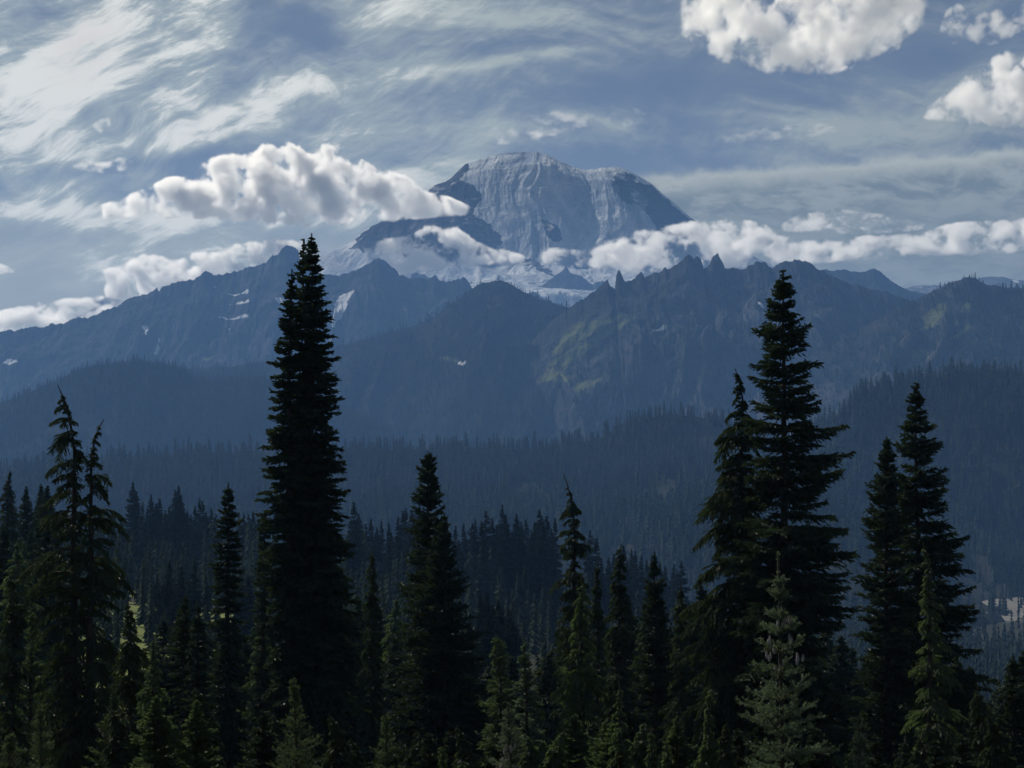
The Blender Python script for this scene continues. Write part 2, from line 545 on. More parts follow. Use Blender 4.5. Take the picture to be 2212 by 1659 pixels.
def hill(name, crest, D, drop, back=0.9, rough=40.0, spur=260.0, cols=900, rows=150, mat=None, jag=0.0, jag_s=30.0,
         snow=(), meadow=(), seed=1, zmin=-330.0, smooth_m=160.0, tooth=55.0, snow_all=None, xpad=0.0, smooth=True, lift=0.0, aniso=2.6, micro=0.45, foot_z=None):
    """a ridge as a height field: its crest line as measured, a front slope given as (metres in front, metres down),
    spurs and gullies running down it, and a back slope"""
    crest = np.array(crest, float)
    W = np.array([at(a, b, D) for a, b in crest])
    x = np.linspace(W[0, 0] - xpad, W[-1, 0] + xpad, cols)
    cz = np.interp(x, W[:, 0], W[:, 2]) + lift
    if jag:
        cz = cz + (ridged(x / jag_s, x * 0 + seed, 5, seed + 3, 0.62) - 0.55) * jag + (ridged(x / 9.0, x * 0 + seed, 2, seed + 4) - 0.5) * jag * 0.22
    k = max(1, int(smooth_m / (x[1] - x[0])))
    ker = np.hanning(2 * k + 1)
    ker /= ker.sum()
    base = np.convolve(np.pad(cz, k, mode='edge'), ker, 'valid')
    base = np.minimum(base, cz + 6)
    fine = cz - base
    drop = np.array(drop, float)
    L = drop[-1, 0]
    nb = rows // 5
    d = np.concatenate([-(np.linspace(1, 0, nb, endpoint=False) ** 1.4) * (cz.max() - zmin) / back, np.linspace(0, 1, rows - nb) ** 1.5 * L])
    Dd, Xx = np.meshgrid(d, x)
    Bz, Fz = base[:, None], fine[:, None]
    fr = np.interp(np.clip(Dd, 0, None), drop[:, 0], drop[:, 1])
    if foot_z is not None:
        sc_ = np.clip((Bz - foot_z) / (Bz.max() - foot_z), 0.12, 1)
        fr = np.where(Dd < L * 0.86, fr * sc_, drop[-3, 1] * sc_ + (fr - drop[-3, 1]))
    bk = np.clip(-Dd, 0, None) * back
    warpx = (fbm(Xx / 400, Dd / 500, 3, seed + 40) - 0.5) * 300
    sp = ridged((Xx + warpx) / spur + seed, Dd / (spur * aniso), 6, seed)
    amp = rough * sstep(0, 260, np.abs(Dd)) + rough * 0.12 * sstep(0, 25, np.abs(Dd))
    Z = Bz + Fz * np.exp(-(Dd / tooth) ** 2) - fr - bk + (sp - 0.62) * amp * 2.0
    Z += (fbm(Xx / 70, Dd / 70, 5, seed + 9, 0.55) - 0.5) * rough * micro * sstep(0, 90, np.abs(Dd))
    Z += (ridged(Xx / 22, Dd / 26, 3, seed + 19) - 0.5) * rough * 0.18 * micro * sstep(0, 30, np.abs(Dd))
    Y = D - Dd
    V3 = np.stack([Xx.ravel(), Y.ravel(), Z.ravel()], 1)
    ppx, ppy = project(V3)
    wob = (fbm(V3[:, 0] / 25, V3[:, 1] / 25 + V3[:, 2] / 25, 3, seed + 5) - 0.5) * 9
    at_ = {}
    for nm, polys in (('snow', snow), ('meadow', meadow)):
        msk = np.zeros(len(V3))
        for p in polys:
            soft = 0.0
            jt = 1.0 if nm == 'snow' else 3.2
            for q in range(8):
                soft = soft + in_poly(ppx + wob * (0.7 + 0.3 * jt) + jt * 2.2 * math.cos(q * 0.785), ppy + wob * 0.6 + jt * 1.6 * math.sin(q * 0.785), p)
            msk = np.maximum(msk, soft / 8.0)
        msk *= (Dd.ravel() > -20)
        at_[nm] = msk
    if snow_all is not None:
        at_['snow'] = snow_all(ppx, ppy, V3, sp.ravel(), Dd.ravel())
    me = mk_mesh(name, V3, grid_faces(*Xx.shape), smooth, at_, [mat or MAT_WOODED])
    o = link(name, me, kind='structure')
    HILLS[seed] = (x, d, Z, at_, D, ppx.reshape(Z.shape), ppy.reshape(Z.shape))
    return o


# the glaciated volcano, beyond the haze
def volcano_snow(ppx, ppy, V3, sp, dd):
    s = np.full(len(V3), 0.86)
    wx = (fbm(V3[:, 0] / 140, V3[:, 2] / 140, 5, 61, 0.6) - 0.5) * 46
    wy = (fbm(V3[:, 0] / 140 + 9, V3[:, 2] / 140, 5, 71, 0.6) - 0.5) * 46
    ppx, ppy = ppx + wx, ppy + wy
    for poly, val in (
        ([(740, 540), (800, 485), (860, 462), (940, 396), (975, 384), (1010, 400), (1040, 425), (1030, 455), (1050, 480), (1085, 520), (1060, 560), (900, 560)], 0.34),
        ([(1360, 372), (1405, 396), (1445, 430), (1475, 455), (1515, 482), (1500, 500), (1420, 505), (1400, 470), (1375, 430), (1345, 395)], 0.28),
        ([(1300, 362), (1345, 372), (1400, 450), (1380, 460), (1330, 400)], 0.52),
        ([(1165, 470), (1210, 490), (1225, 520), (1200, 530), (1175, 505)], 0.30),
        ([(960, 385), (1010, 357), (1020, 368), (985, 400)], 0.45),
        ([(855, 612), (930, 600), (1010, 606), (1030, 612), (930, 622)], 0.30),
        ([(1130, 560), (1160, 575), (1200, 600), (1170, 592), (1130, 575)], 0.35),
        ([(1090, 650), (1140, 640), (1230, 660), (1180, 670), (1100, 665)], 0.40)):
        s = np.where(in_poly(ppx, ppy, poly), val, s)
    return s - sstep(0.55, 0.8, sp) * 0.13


hill('mountain', [(480, 660), (600, 600), (690, 556), (760, 522), (782, 502), (800, 490), (845, 470), (860, 463), (940, 400), (962, 392), (975, 384),
                  (990, 368), (1005, 355), (1050, 339), (1100, 329), (1160, 328), (1185, 336), (1205, 347), (1235, 360), (1265, 368),
                  (1285, 366), (1300, 362), (1330, 360), (1345, 364), (1372, 376), (1405, 396), (1445, 430), (1475, 456), (1500, 476), (1520, 487),
                  (1560, 510), (1640, 560), (1760, 610), (1900, 650)],
     14000, [(0, 0), (250, 130), (1000, 820), (1450, 960), (2600, 1130), (4300, 1335), (4900, 1900), (5000, 2600)], back=0.6, rough=60, spur=520, foot_z=800.0,
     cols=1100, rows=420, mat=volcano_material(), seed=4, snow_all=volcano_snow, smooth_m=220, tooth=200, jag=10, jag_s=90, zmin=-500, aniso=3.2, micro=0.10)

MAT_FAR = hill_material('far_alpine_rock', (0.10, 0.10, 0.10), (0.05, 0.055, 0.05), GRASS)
hill('rock_island', [(1150, 628), (1180, 610), (1196, 596), (1214, 588), (1222, 574), (1230, 586), (1258, 598), (1280, 614), (1300, 606), (1325, 622), (1350, 640)],
     11200, [(0, 0), (60, 60), (300, 240), (500, 500)], cols=240, rows=60, mat=MAT_FAR, seed=8, jag=22, jag_s=40, rough=25, spur=120, zmin=300)
hill('far_snowy_hill', [(60, 722), (110, 706), (150, 694), (175, 680), (195, 669), (215, 668), (240, 676), (290, 690), (360, 720)],
     10500, [(0, 0), (400, 120), (900, 500)], cols=200, rows=50, mat=MAT_FAR, seed=12, rough=20, jag=8,
     snow=[[(188, 680), (200, 671), (222, 673), (205, 682)], [(75, 716), (140, 700), (120, 712)]])
hill('far_snowy_hill', [(1880, 640), (1940, 624), (1985, 618), (2020, 616), (2060, 612), (2100, 603), (2140, 598), (2165, 598), (2190, 604), (2260, 612), (2330, 640)],
     10500, [(0, 0), (400, 120), (900, 500)], cols=260, rows=50, mat=MAT_FAR, seed=13, rough=20, jag=8,
     snow=[[(2180, 602), (2198, 606), (2205, 613), (2192, 610)], [(1955, 622), (2010, 618), (1990, 622)]])

# ridges inside the haze
SNOW_L = [[(480, 628), (500, 635), (520, 634), (541, 624), (538, 631), (520, 637), (495, 638)], [(480, 650), (500, 657), (520, 652), (540, 646), (543, 650), (515, 658), (495, 658)],
          [(468, 683), (500, 688), (540, 677), (535, 684), (500, 692), (472, 686)], [(306, 703), (318, 702), (322, 712), (318, 728)], [(333, 703), (339, 710), (341, 740), (332, 768), (340, 768), (345, 735), (336, 702)],
          [(594, 645), (612, 640), (610, 652), (600, 657)], [(722, 655), (735, 638), (765, 624), (757, 640), (742, 680), (720, 708), (714, 706), (720, 690)], [(708, 735), (718, 720), (716, 750), (706, 768)],
          [(0, 782), (25, 775), (43, 780), (20, 788)], [(420, 688), (430, 688), (428, 691)], [(486, 711), (503, 709), (498, 713)], [(458, 619), (470, 619), (465, 622)]]
hill('rocky_ridge', [(-220, 760), (-100, 738), (0, 719), (60, 708), (140, 697), (200, 681), (260, 656), (300, 640), (328, 628), (338, 624), (343, 632), (352, 622), (372, 614), (400, 609), (428, 603),
                     (438, 592), (445, 587), (452, 589), (462, 596), (480, 597), (500, 592), (505, 588), (512, 590), (530, 577), (555, 572), (575, 566), (588, 556), (600, 550), (608, 538), (618, 533), (632, 532),
                     (644, 541), (648, 562), (660, 576), (690, 593), (720, 597), (750, 590), (775, 583), (795, 573), (808, 562), (818, 559), (835, 565), (850, 577), (858, 583), (862, 596), (900, 602), (928, 607),
                     (936, 600), (941, 597), (950, 608), (965, 612), (980, 605), (1000, 602), (1008, 606), (1020, 628), (1060, 672), (1120, 705), (1250, 730), (1400, 750)],
     7000, [(0, 0), (60, 50), (500, 330), (1200, 700), (1700, 1100)], cols=1500, rows=240, rough=70, spur=230, mat=MAT_ROCKY, jag=22, jag_s=48, seed=21, snow=SNOW_L, smooth_m=90, tooth=60,
     meadow=[[(430, 775), (470, 768), (490, 772), (440, 782)], [(280, 650), (330, 630), (336, 634), (290, 655)]])
hill('rocky_ridge', [(1640, 600), (1700, 590), (1770, 583), (1800, 585), (1830, 584), (1866, 590), (1880, 583), (1890, 582), (1905, 590), (1920, 604), (1940, 619), (1960, 626), (2010, 640), (2100, 660), (2300, 690)],
     6700, [(0, 0), (60, 50), (500, 330), (1000, 600), (1200, 950)], cols=600, rows=110, rough=55, spur=200, mat=MAT_ROCKY, jag=12, jag_s=40, seed=23, smooth_m=90)
hill('wooded_hill', [(380, 800), (520, 790), (600, 775), (700, 752), (760, 741), (830, 723), (880, 711), (930, 690), (960, 668), (985, 652), (1010, 630), (1040, 613), (1070, 606), (1095, 609), (1130, 630), (1170, 648),
                     (1220, 663), (1250, 672), (1300, 690), (1400, 730), (1600, 800)],
     5200, [(0, 0), (150, 60), (600, 300), (1000, 500), (1300, 800)], cols=1000, rows=170, rough=60, spur=240, seed=31, jag=7, jag_s=50,
     meadow=[[(925, 765), (975, 772), (1010, 785), (985, 783), (940, 775)]], snow=[[(988, 782), (1006, 778), (1003, 788), (990, 788)]])
MEAD = [[(1205, 735), (1250, 700), (1300, 690), (1350, 675), (1330, 695), (1280, 720), (1240, 745), (1200, 770), (1185, 790)], [(1180, 790), (1240, 750), (1310, 710), (1400, 668), (1370, 690), (1300, 735), (1255, 770), (1215, 800), (1190, 830), (1180, 815)],
        [(1180, 800), (1215, 805), (1240, 830), (1210, 825), (1150, 825)], [(1235, 835), (1290, 815), (1330, 798), (1290, 828), (1245, 850)], [(1425, 705), (1445, 690), (1440, 705), (1420, 722)]]
hill('jagged_ridge', [(1090, 770), (1150, 735), (1200, 690), (1240, 660), (1270, 641), (1290, 627), (1303, 612), (1312, 606), (1317, 616), (1328, 626), (1331, 597), (1336, 586), (1341, 592), (1349, 606), (1358, 606), (1372, 600),
                      (1378, 590), (1386, 588), (1392, 600), (1405, 594), (1430, 584), (1436, 576), (1443, 585), (1460, 574), (1472, 563), (1482, 553), (1490, 548), (1498, 558), (1506, 551), (1513, 558), (1520, 580),
                      (1530, 572), (1543, 555), (1550, 549), (1558, 563), (1566, 578), (1590, 584), (1612, 579), (1618, 569), (1632, 566), (1652, 568), (1660, 575), (1668, 577), (1685, 566), (1700, 563), (1716, 562),
                      (1740, 567), (1770, 581), (1800, 598), (1840, 616), (1900, 628), (1950, 644), (2010, 660), (2100, 690), (2300, 720)],
     4850, [(0, 0), (50, 44), (350, 262), (850, 540), (1280, 850)], cols=1300, rows=240, rough=78, spur=210, mat=MAT_ROCKY, jag=15, jag_s=26, seed=37, smooth_m=75, tooth=38, meadow=MEAD,
     snow=[[(1632, 650), (1645, 655), (1656, 668), (1644, 664)], [(1408, 716), (1440, 698), (1430, 712)]])
hill('wooded_hill', [(1700, 800), (1800, 745), (1860, 712), (1900, 690), (1950, 662), (2000, 638), (2030, 622), (2060, 608), (2085, 600), (2105, 603), (2130, 615), (2170, 622), (2212, 626), (2300, 640), (2420, 680)],
     4300, [(0, 0), (60, 45), (400, 220), (900, 460), (1250, 800)], cols=620, rows=150, rough=55, spur=190, seed=41, jag=8, jag_s=30, mat=MAT_ROCKY,
     meadow=[[(1990, 690), (2040, 645), (2045, 670), (2020, 705), (1995, 715)], [(2045, 735), (2100, 700), (2110, 705), (2060, 738)], [(1965, 762), (2000, 750), (2010, 770), (1975, 785)], [(2075, 660), (2100, 650), (2095, 675), (2080, 680)]])
hill('wooded_hill', [(-200, 930), (-100, 905), (0, 872), (60, 850), (100, 833), (160, 803), (220, 786), (280, 780), (340, 782), (390, 794), (420, 812), (460, 824), (520, 820), (570, 818), (640, 835), (720, 870), (850, 930)],
     4400, [(0, 0), (150, 70), (700, 360), (1100, 600)], cols=620, rows=120, rough=42, spur=230, seed=51, jag=4)
hill('wooded_hill', [(-250, 1030), (-50, 1020), (150, 1005), (240, 998), (300, 992), (400, 984), (560, 976), (650, 980), (760, 978), (900, 972), (1000, 967), (1100, 972), (1200, 967), (1300, 946), (1350, 910), (1420, 900), (1500, 898), (1560, 918), (1650, 950),
                     (1800, 990), (2000, 1040), (2250, 1090)],
     2800, [(0, 0), (150, 42), (500, 85), (1150, 150), (1350, 240)], cols=800, rows=140, rough=34, spur=180, seed=61, jag=3)
hill('wooded_hill', [(1500, 1080), (1600, 1030), (1700, 970), (1760, 935), (1800, 905), (1845, 862), (1900, 845), (1950, 828), (2020, 822), (2080, 810), (2150, 812), (2212, 815), (2300, 820), (2450, 860)],
     2500, [(0, 0), (120, 65), (400, 190), (600, 240), (800, 420)], cols=520, rows=120, rough=36, spur=150, seed=71, jag=3)

# ------------------------------------------------------------------ trees
def unit(v):
    return v / np.maximum(np.linalg.norm(v, axis=-1, keepdims=True), 1e-9)


def blades(P0, Dr, Ln, Wd, rng, droop=0.0):
    """needled shoots: two crossed pointed blades along each direction"""
    n = len(P0)
    up = np.tile(np.array([0, 0, 1.0]), (n, 1)) + rng.normal(0, 0.35, (n, 3))
    a = unit(np.cross(Dr, up))
    b = unit(np.cross(Dr, a))
    L, Wd = Ln[:, None], Wd[:, None]
    mid = P0 + Dr * L * 0.45
    tip = P0 + Dr * L
    tip[:, 2] -= droop * Ln
    V = np.stack([P0, mid + a * Wd, tip, mid - a * Wd, P0, mid + b * Wd * 0.8, tip, mid - b * Wd * 0.8], 1).reshape(-1, 3)
    F = (np.arange(n)[:, None] * 8 + np.arange(8)[None]).reshape(-1, 4)
    return V, F


def brushes(P0, Dr, Ln, Rd, rng, per_m=260):
    """close shoots with single needles all round, swept forward, and a thin stem"""
    Vs, Fs, off = [], [], 0
    for p, d, l, r in zip(P0, Dr, Ln, Rd):
        k = max(10, int(l * per_m))
        t = rng.uniform(0.0, 1.0, k)
        a = unit(np.cross(d, [0.3, 0.2, 1.0]))
        b = np.cross(d, a)
        ph = rng.uniform(0, 2 * math.pi, k)
        out = a * np.cos(ph)[:, None] + b * np.sin(ph)[:, None]
        out[:, 2] += 0.35
        base = p + d * (t * l)[:, None]
        fwd = 0.55 + 0.5 * (t > 0.93)
        nd = unit(out + d * np.broadcast_to(np.asarray(fwd).reshape(-1, 1), (k, 1)))
        ln = r * rng.uniform(0.75, 1.15, k)
        tip = base + nd * ln[:, None]
        side = unit(np.cross(nd, rng.normal(0, 1, (k, 3)))) * (r * 0.12)
        V = np.stack([base - side, base + side, tip + side * 0.6, tip - side * 0.6], 1).reshape(-1, 3)
        Vs.append(V)
        Fs.append(np.arange(k * 4).reshape(-1, 4) + off)
        off += k * 4
        # stem
        s_ = np.array([a, b, -a, -b]) * r * 0.13
        Vs.append(np.vstack([p + s_, p + d * l + s_ * 0.4]))
        Fs.append(np.array([(0, 1, 5, 4), (1, 2, 6, 5), (2, 3, 7, 6), (3, 0, 4, 7)]) + off)
        off += 8
    return np.vstack(Vs), np.vstack(Fs)


def tube(path, rad, n=6):
    path, rad = np.asarray(path, float), np.asarray(rad, float)
    tg = unit(np.gradient(path, axis=0))
    ref = np.array([0.0, 1.0, 0.01]) if abs(tg[0, 2]) > 0.7 else np.array([0.0, 0.01, 1.0])
    a = unit(np.cross(tg, ref))
    b = np.cross(tg, a)
    ang = np.linspace(0, 2 * math.pi, n, endpoint=False)
    V = path[:, None] + rad[:, None, None] * (a[:, None] * np.cos(ang)[None, :, None] + b[:, None] * np.sin(ang)[None, :, None])
    F = []
    for i in range(len(path) - 1):
        for j in range(n):
            F.append((i * n + j, i * n + (j + 1) % n, (i + 1) * n + (j + 1) % n, (i + 1) * n + j))
    return V.reshape(-1, 3), np.array(F)


class Bag:
    def __init__(self):
        self.V, self.F, self.n = [], [], 0

    def add(self, V, F):
        self.V.append(V)
        self.F.append(F + self.n)
        self.n += len(V)

    def arrays(self):
        return np.vstack(self.V), np.vstack(self.F)


KINDS = {  # angle of limbs to the horizontal at top / bottom, sag of the limb, shoot droop, whorl gap, limbs per whorl, tier strength
    'fir': dict(top=38, bot=-14, sag=0.12, lift=0.14, hang=0.08, gap=0.27, per=6, tier=0.16, tgap=1.5, sway=0.4),
    'spire': dict(top=20, bot=-32, sag=0.18, lift=0.20, hang=0.12, gap=0.24, per=6, tier=0.10, tgap=1.2, sway=0.5, jit=2.2),
    'wide': dict(top=30, bot=-14, sag=0.22, lift=0.18, hang=0.30, gap=0.30, per=6, tier=0.36, tgap=2.7, sway=0.4, jit=1.8),
    'hemlock': dict(top=26, bot=2, sag=0.46, lift=0.0, hang=0.70, gap=0.32, per=5, tier=0.34, tgap=1.7, sway=0.45),
    'young': dict(top=36, bot=2, sag=0.06, lift=0.08, hang=0.0, gap=0.34, per=7, tier=0.34, tgap=0.55, sway=0.2),
}


def conifer_mesh(name, H, prof, kind, seed, mat, shoot=0.30, thick=0.036, dense=1.0, nod=0.0, nod_len=2.0, lean=0.0, bare=0.0, skirt=1.0,
                 brush=False, fork=0.0, trunk_r=None, gap_mul=1.0, leader=0.5, visible=None, tier=None, per=None, jitter=1.0):
    """prof: (metres below the top, reach to the left, reach to the right). Returns crown and trunk meshes, base at the origin"""
    rng = np.random.default_rng(seed)
    K = KINDS[kind]
    prof = np.array(prof, float)
    zt = np.linspace(0, H, 40)
    below = H - zt
    bend = np.where(below < nod_len, nod * ((nod_len - below) / nod_len) ** 2.2, 0)
    px_ = lean * zt / H + bend + (fbm(zt / 3.0 + seed, zt * 0, 3, seed) - 0.5) * 0.25 * (zt / H)
    py_ = (fbm(zt / 3.0 + seed + 50, zt * 0, 3, seed) - 0.5) * 0.25 * (zt / H)
    zt2 = zt - np.where(below < nod_len, abs(nod) * 0.45 * ((nod_len - below) / nod_len) ** 3, 0)
    axis = np.stack([px_, py_, zt2], 1)
    tr = trunk_r or H * 0.0125
    rad = 0.012 + tr * (1 - zt / H) ** 0.9
    crown, wood = Bag(), Bag()
    wood.add(*tube(axis, rad, 8))

    def ax(z):
        return np.array([np.interp(z, zt, axis[:, i]) for i in range(3)])
    zb = visible if visible is not None else H * 0.97
    d = leader * 0.6
    P0s, Drs, Lns, Wds = [], [], [], []
    limb_V, limb_F = [], []
    while d < zb:
        gap = K['gap'] * gap_mul * (0.55 + 0.45 * min(1, d / 3.0)) * rng.uniform(0.75, 1.3)
        f = d / H
        wl, wr = np.interp(d, prof[:, 0], prof[:, 1]), np.interp(d, prof[:, 0], prof[:, 2])
        tg = K['tgap'] * gap_mul
        tier_s = K['tier'] if tier is None else tier
        tmul = 1 - tier_s * (0.5 + 0.5 * math.sin(2 * math.pi * d / tg + 2.2 * math.sin(d * 0.7 + seed)))
        npb = max(3, int(round((per or K['per']) * dense * rng.uniform(0.75, 1.25))))
        az0 = rng.uniform(0, 6.28)
        for k in range(npb):
            azm = az0 + 2 * math.pi * (k + rng.uniform(-0.3, 0.3)) / npb
            ca, sa = math.cos(azm), math.sin(azm)
            side = wr if ca > 0 else wl
            L = math.hypot(ca * side, sa * 0.5 * (wl + wr)) * tmul * rng.uniform(0.74, 1.16)
            if rng.random() < 0.12:
                L *= rng.uniform(0.4, 0.7)
            if rng.random() < 0.06:
                L *= 1.18
            L = max(L - shoot * 0.3 * (1 - 0.4 * min(1, d / 4)), 0.05)
            e0 = R(K['top'] + (K['bot'] - K['top']) * min(1, f * 1.5) + rng.uniform(-9, 9))
            o = ax(H - d + rng.uniform(-0.5, 0.5) * gap * jitter * K.get('jit', 1.3))
            n = 7
            t = np.linspace(0, 1, n)
            sag = K['sag'] * L * (0.7 + 0.6 * rng.random())
            if kind == 'hemlock' and d < 2.5:
                sag *= 1.3
            hz = L * np.cos(e0) * (t - (0.12 * t ** 3 if kind == 'hemlock' else 0))
            vz = L * np.sin(e0) * t - sag * t ** 2 * 1.2 + K['lift'] * L * t ** 3
            sw = rng.normal(0, K['sway']) * 0.3 * L * t ** 2
            pts = o + np.stack([ca * hz - sa * sw, sa * hz + ca * sw, vz], 1)
            limb_V.append((pts, L))
            # shoots along the limb, longest in the middle, in a flat spray
            sl = shoot * (0.35 + 0.65 * min(1, L / 0.9))
            step = sl * (0.95 if brush else 0.36) / dense
            m_ = max(3, int(L * (1 - 0.06) / step))
            ts = np.linspace(0.06 if L < 0.8 else 0.12, 1, m_) + rng.uniform(-0.01, 0.01, m_)
            ts = np.clip(ts, 0, 1)
            pp = np.stack([np.interp(ts, t, pts[:, i]) for i in range(3)], 1)
            dd = unit(np.stack([np.interp(ts, t, np.gradient(pts[:, i])) for i in range(3)], 1))
            sd = unit(np.cross(dd, [0, 0, 1.0]))
            upv = np.cross(sd, dd)
            spread = np.minimum((1 - ts) * L * 0.55 + sl * 0.6, 0.62 * L * (0.5 + 0.5 * ts) + 0.1)
            spread = np.minimum(spread, 1.15) * rng.uniform(0.7, 1.2, m_)
            for sgn in (-1, 1):
                # a side twig at each station, carrying shoots of its own
                ang = R(52) + rng.normal(0, 0.16, m_)
                tw = dd * np.cos(ang)[:, None] + sd * (sgn * np.sin(ang))[:, None] + upv * rng.normal(0.08, 0.16, m_)[:, None]
                tw[:, 2] -= K['hang'] * rng.uniform(0.3, 1.1, m_)
                tw = unit(tw)
                nn = np.maximum(1, np.ceil(spread / (sl * 0.62)).astype(int))
                idx = np.repeat(np.arange(m_), nn)
                q = np.concatenate([np.arange(i) for i in nn])
                bp = pp[idx] + tw[idx] * (q * sl * 0.55)[:, None]
                bp[:, 2] -= K['hang'] * 0.4 * (q * sl * 0.55) ** 2
                jit = rng.normal(0, 0.30, (len(idx), 3))
                jit[:, 2] -= K['hang'] * 0.5
                dr = unit(tw[idx] + jit + dd[idx] * 0.25)
                P0s.append(bp)
                Drs.append(dr)
                Lns.append(sl * rng.uniform(0.75, 1.25, len(idx)))
            P0s.append(pp)
            Drs.append(unit(dd + upv * 0.45 + rng.normal(0, 0.22, dd.shape) - np.array([0, 0, K['hang'] * 0.5])))
            Lns.append(sl * rng.uniform(0.6, 1.0, m_))
            P0s.append(pts[-2:-1])
            Drs.append(dd[-1:])
            Lns.append(np.array([np.linalg.norm(pts[-1] - pts[-2]) + sl * 0.6]))
        d += gap
    # leading shoot and the needled stem below it
    lp = np.stack([ax(z) for z in np.linspace(H - leader * 1.4, H - 0.02, 12)])
    ld = unit(np.gradient(lp, axis=0))
    for rep in range(3):
        P0s.append(lp)
        Drs.append(unit(ld + rng.normal(0, 0.35, ld.shape)))
        Lns.append(shoot * np.linspace(0.5, 0.16 if kind == 'hemlock' else 0.3, len(lp)))
    P0, Dr, Ln = np.vstack(P0s), np.vstack(Drs), np.concatenate(Lns)
    if brush:
        crown.add(*brushes(P0, Dr, Ln, np.full(len(P0), thick), rng, brush))
        for pts, L in limb_V:
            wood.add(*tube(pts, np.linspace(0.006 + 0.007 * L, 0.003, len(pts)), 4))
        lead = lp[0:1]
        crown.add(*brushes(lead, unit(lp[-1:] - lp[0:1]), np.array([np.linalg.norm(lp[-1] - lp[0])]), np.array([thick * 0.8]), rng, brush * 1.4))
    else:
        crown.add(*blades(P0, Dr, Ln, np.full(len(P0), thick) * rng.uniform(0.7, 1.3, len(P0)), rng, K['hang'] * 0.25))
        for pts, L in limb_V:
            if L > 0.5:
                wood.add(*tube(pts[::2], np.linspace(0.012 + 0.012 * L, 0.006, len(pts[::2])), 4))
    cV, cF = crown.arrays()
    wV, wF = wood.arrays()
    return (mk_mesh('crown', cV, cF, False, None, [mat]), mk_mesh('trunk', wV, wF, True, None, [MAT_BARK]), axis)


def plant(name, meshes, x, y, z, label, category='tree', group=None, rz=0.0, sc=(1, 1, 1)):
    root = link(name, None, label=label, category=category, group=group)
    root.location = (x, y, z)
    root.rotation_euler = (0, 0, rz)
    root.scale = sc
    link('crown', meshes[0], root)
    link('trunk', meshes[1], root)
    return root


N_SHOOT = 0


def hero(name, label, top, D, prof, kind, seed, mat, **kw):
    """a tree with an outline of its own: top and outline as measured in the photograph, taken to metres at distance D;
    prof rows: (height in the photograph, left edge, right edge)"""
    x, _, zt = at(top[0], top[1], D)
    xb = kw.pop('stem_px', top[0])
    xs = at(xb, top[1], D)[0]
    zb = float(ground_z(xs, D)) - 0.15
    H = zt - zb
    if kw.get('nod'):
        H = H + abs(kw['nod']) * 0.45
    k = D / FPX
    fat = kw.pop('fat', 1.10)
    pr = [(0.0, 0.06, 0.06)] + [((a - top[1]) * k, max(0.05, (xb - l) * k * fat), max(0.05, (r - xb) * k * fat)) for a, l, r in prof]
    last = pr[-1]
    if last[0] < H:
        g = 1.0 + 0.35 * (H - last[0]) / H
        pr.append((H, last[1] * g, last[2] * g))
    vis = min(H * 0.985, (1760 - top[1]) * k + 1.5)
    ms = conifer_mesh(name, H, pr, kind, seed, mat, visible=vis, **kw)
    return plant(name, ms, xs, D, zb, label), ms, H


# the tall trees in front
hero('mountain_hemlock', 'dark hemlock with long drooping limbs and a thin tip bent over to the left', (136, 832), 62,
     [(870, 140, 150), (895, 122, 158), (915, 88, 168), (950, 100, 172), (985, 84, 174), (1060, 72, 182), (1120, 56, 186), (1200, 44, 190), (1330, 34, 196), (1450, 34, 200), (1659, 50, 210)],
     'hemlock', 3, MAT_HEM, stem_px=165, nod=-0.55, nod_len=2.8, shoot=0.17, thick=0.021, leader=0.75, tier=0.42, per=5, fat=1.1, dense=0.95, gap_mul=1.15)
hero('mountain_hemlock', 'thinner hemlock stem with a curled tip close to the right of the bent hemlock', (212, 905), 61.5,
     [(945, 192, 214), (980, 190, 232), (1010, 186, 244), (1060, 188, 262), (1120, 180, 290), (1200, 170, 312), (1260, 160, 330), (1330, 155, 325), (1450, 150, 340), (1659, 150, 352)],
     'hemlock', 5, MAT_HEM, stem_px=198, nod=0.42, nod_len=2.0, shoot=0.17, thick=0.021, leader=0.7, tier=0.42, per=5, fat=1.08, dense=0.95, gap_mul=1.1)
hero('subalpine_fir', 'tallest dark fir, a narrow spire rising over the left ridge', (674, 506), 76,
     [(540, 662, 686), (575, 652, 694), (620, 645, 700), (700, 628, 714), (760, 625, 722), (800, 616, 716), (850, 610, 736), (930, 600, 728), (1000, 590, 740), (1050, 588, 752), (1120, 580, 750), (1200, 578, 760), (1300, 580, 772), (1400, 585, 795), (1500, 582, 810), (1659, 575, 820)],
     'spire', 7, MAT_FIR, stem_px=674, shoot=0.20, thick=0.036, dense=1.15, leader=0.5, fat=1.02, per=8)
hero('subalpine_fir', 'slim pointed companion fir leaning against the left side of the tallest fir', (626, 583), 75.5,
     [(610, 617, 634), (650, 610, 640), (700, 602, 650), (760, 597, 655), (800, 596, 655), (850, 590, 660), (930, 578, 660), (1050, 568, 660), (1200, 562, 660), (1400, 572, 650), (1659, 560, 650)],
     'spire', 9, MAT_FIR, stem_px=628, shoot=0.21, thick=0.040, leader=0.5)
hero('subalpine_fir', 'short second tip of a fir close beside the very top of the tallest fir', (659, 517), 76.6,
     [(545, 652, 667), (580, 645, 670), (620, 640, 676), (700, 635, 680), (900, 630, 690), (1300, 620, 700)],
     'spire', 10, MAT_FIR, stem_px=660, shoot=0.2, thick=0.040, leader=0.35, per=4)
hero('subalpine_fir', 'dark fir with a slim tapering top left of the middle of the picture', (925, 976), 92,
     [(1000, 908, 942), (1050, 898, 955), (1100, 890, 962), (1140, 884, 966), (1190, 888, 962), (1230, 872, 970), (1300, 862, 975), (1400, 855, 985), (1659, 850, 1000)],
     'fir', 13, MAT_FIR, stem_px=926, shoot=0.24, thick=0.042)
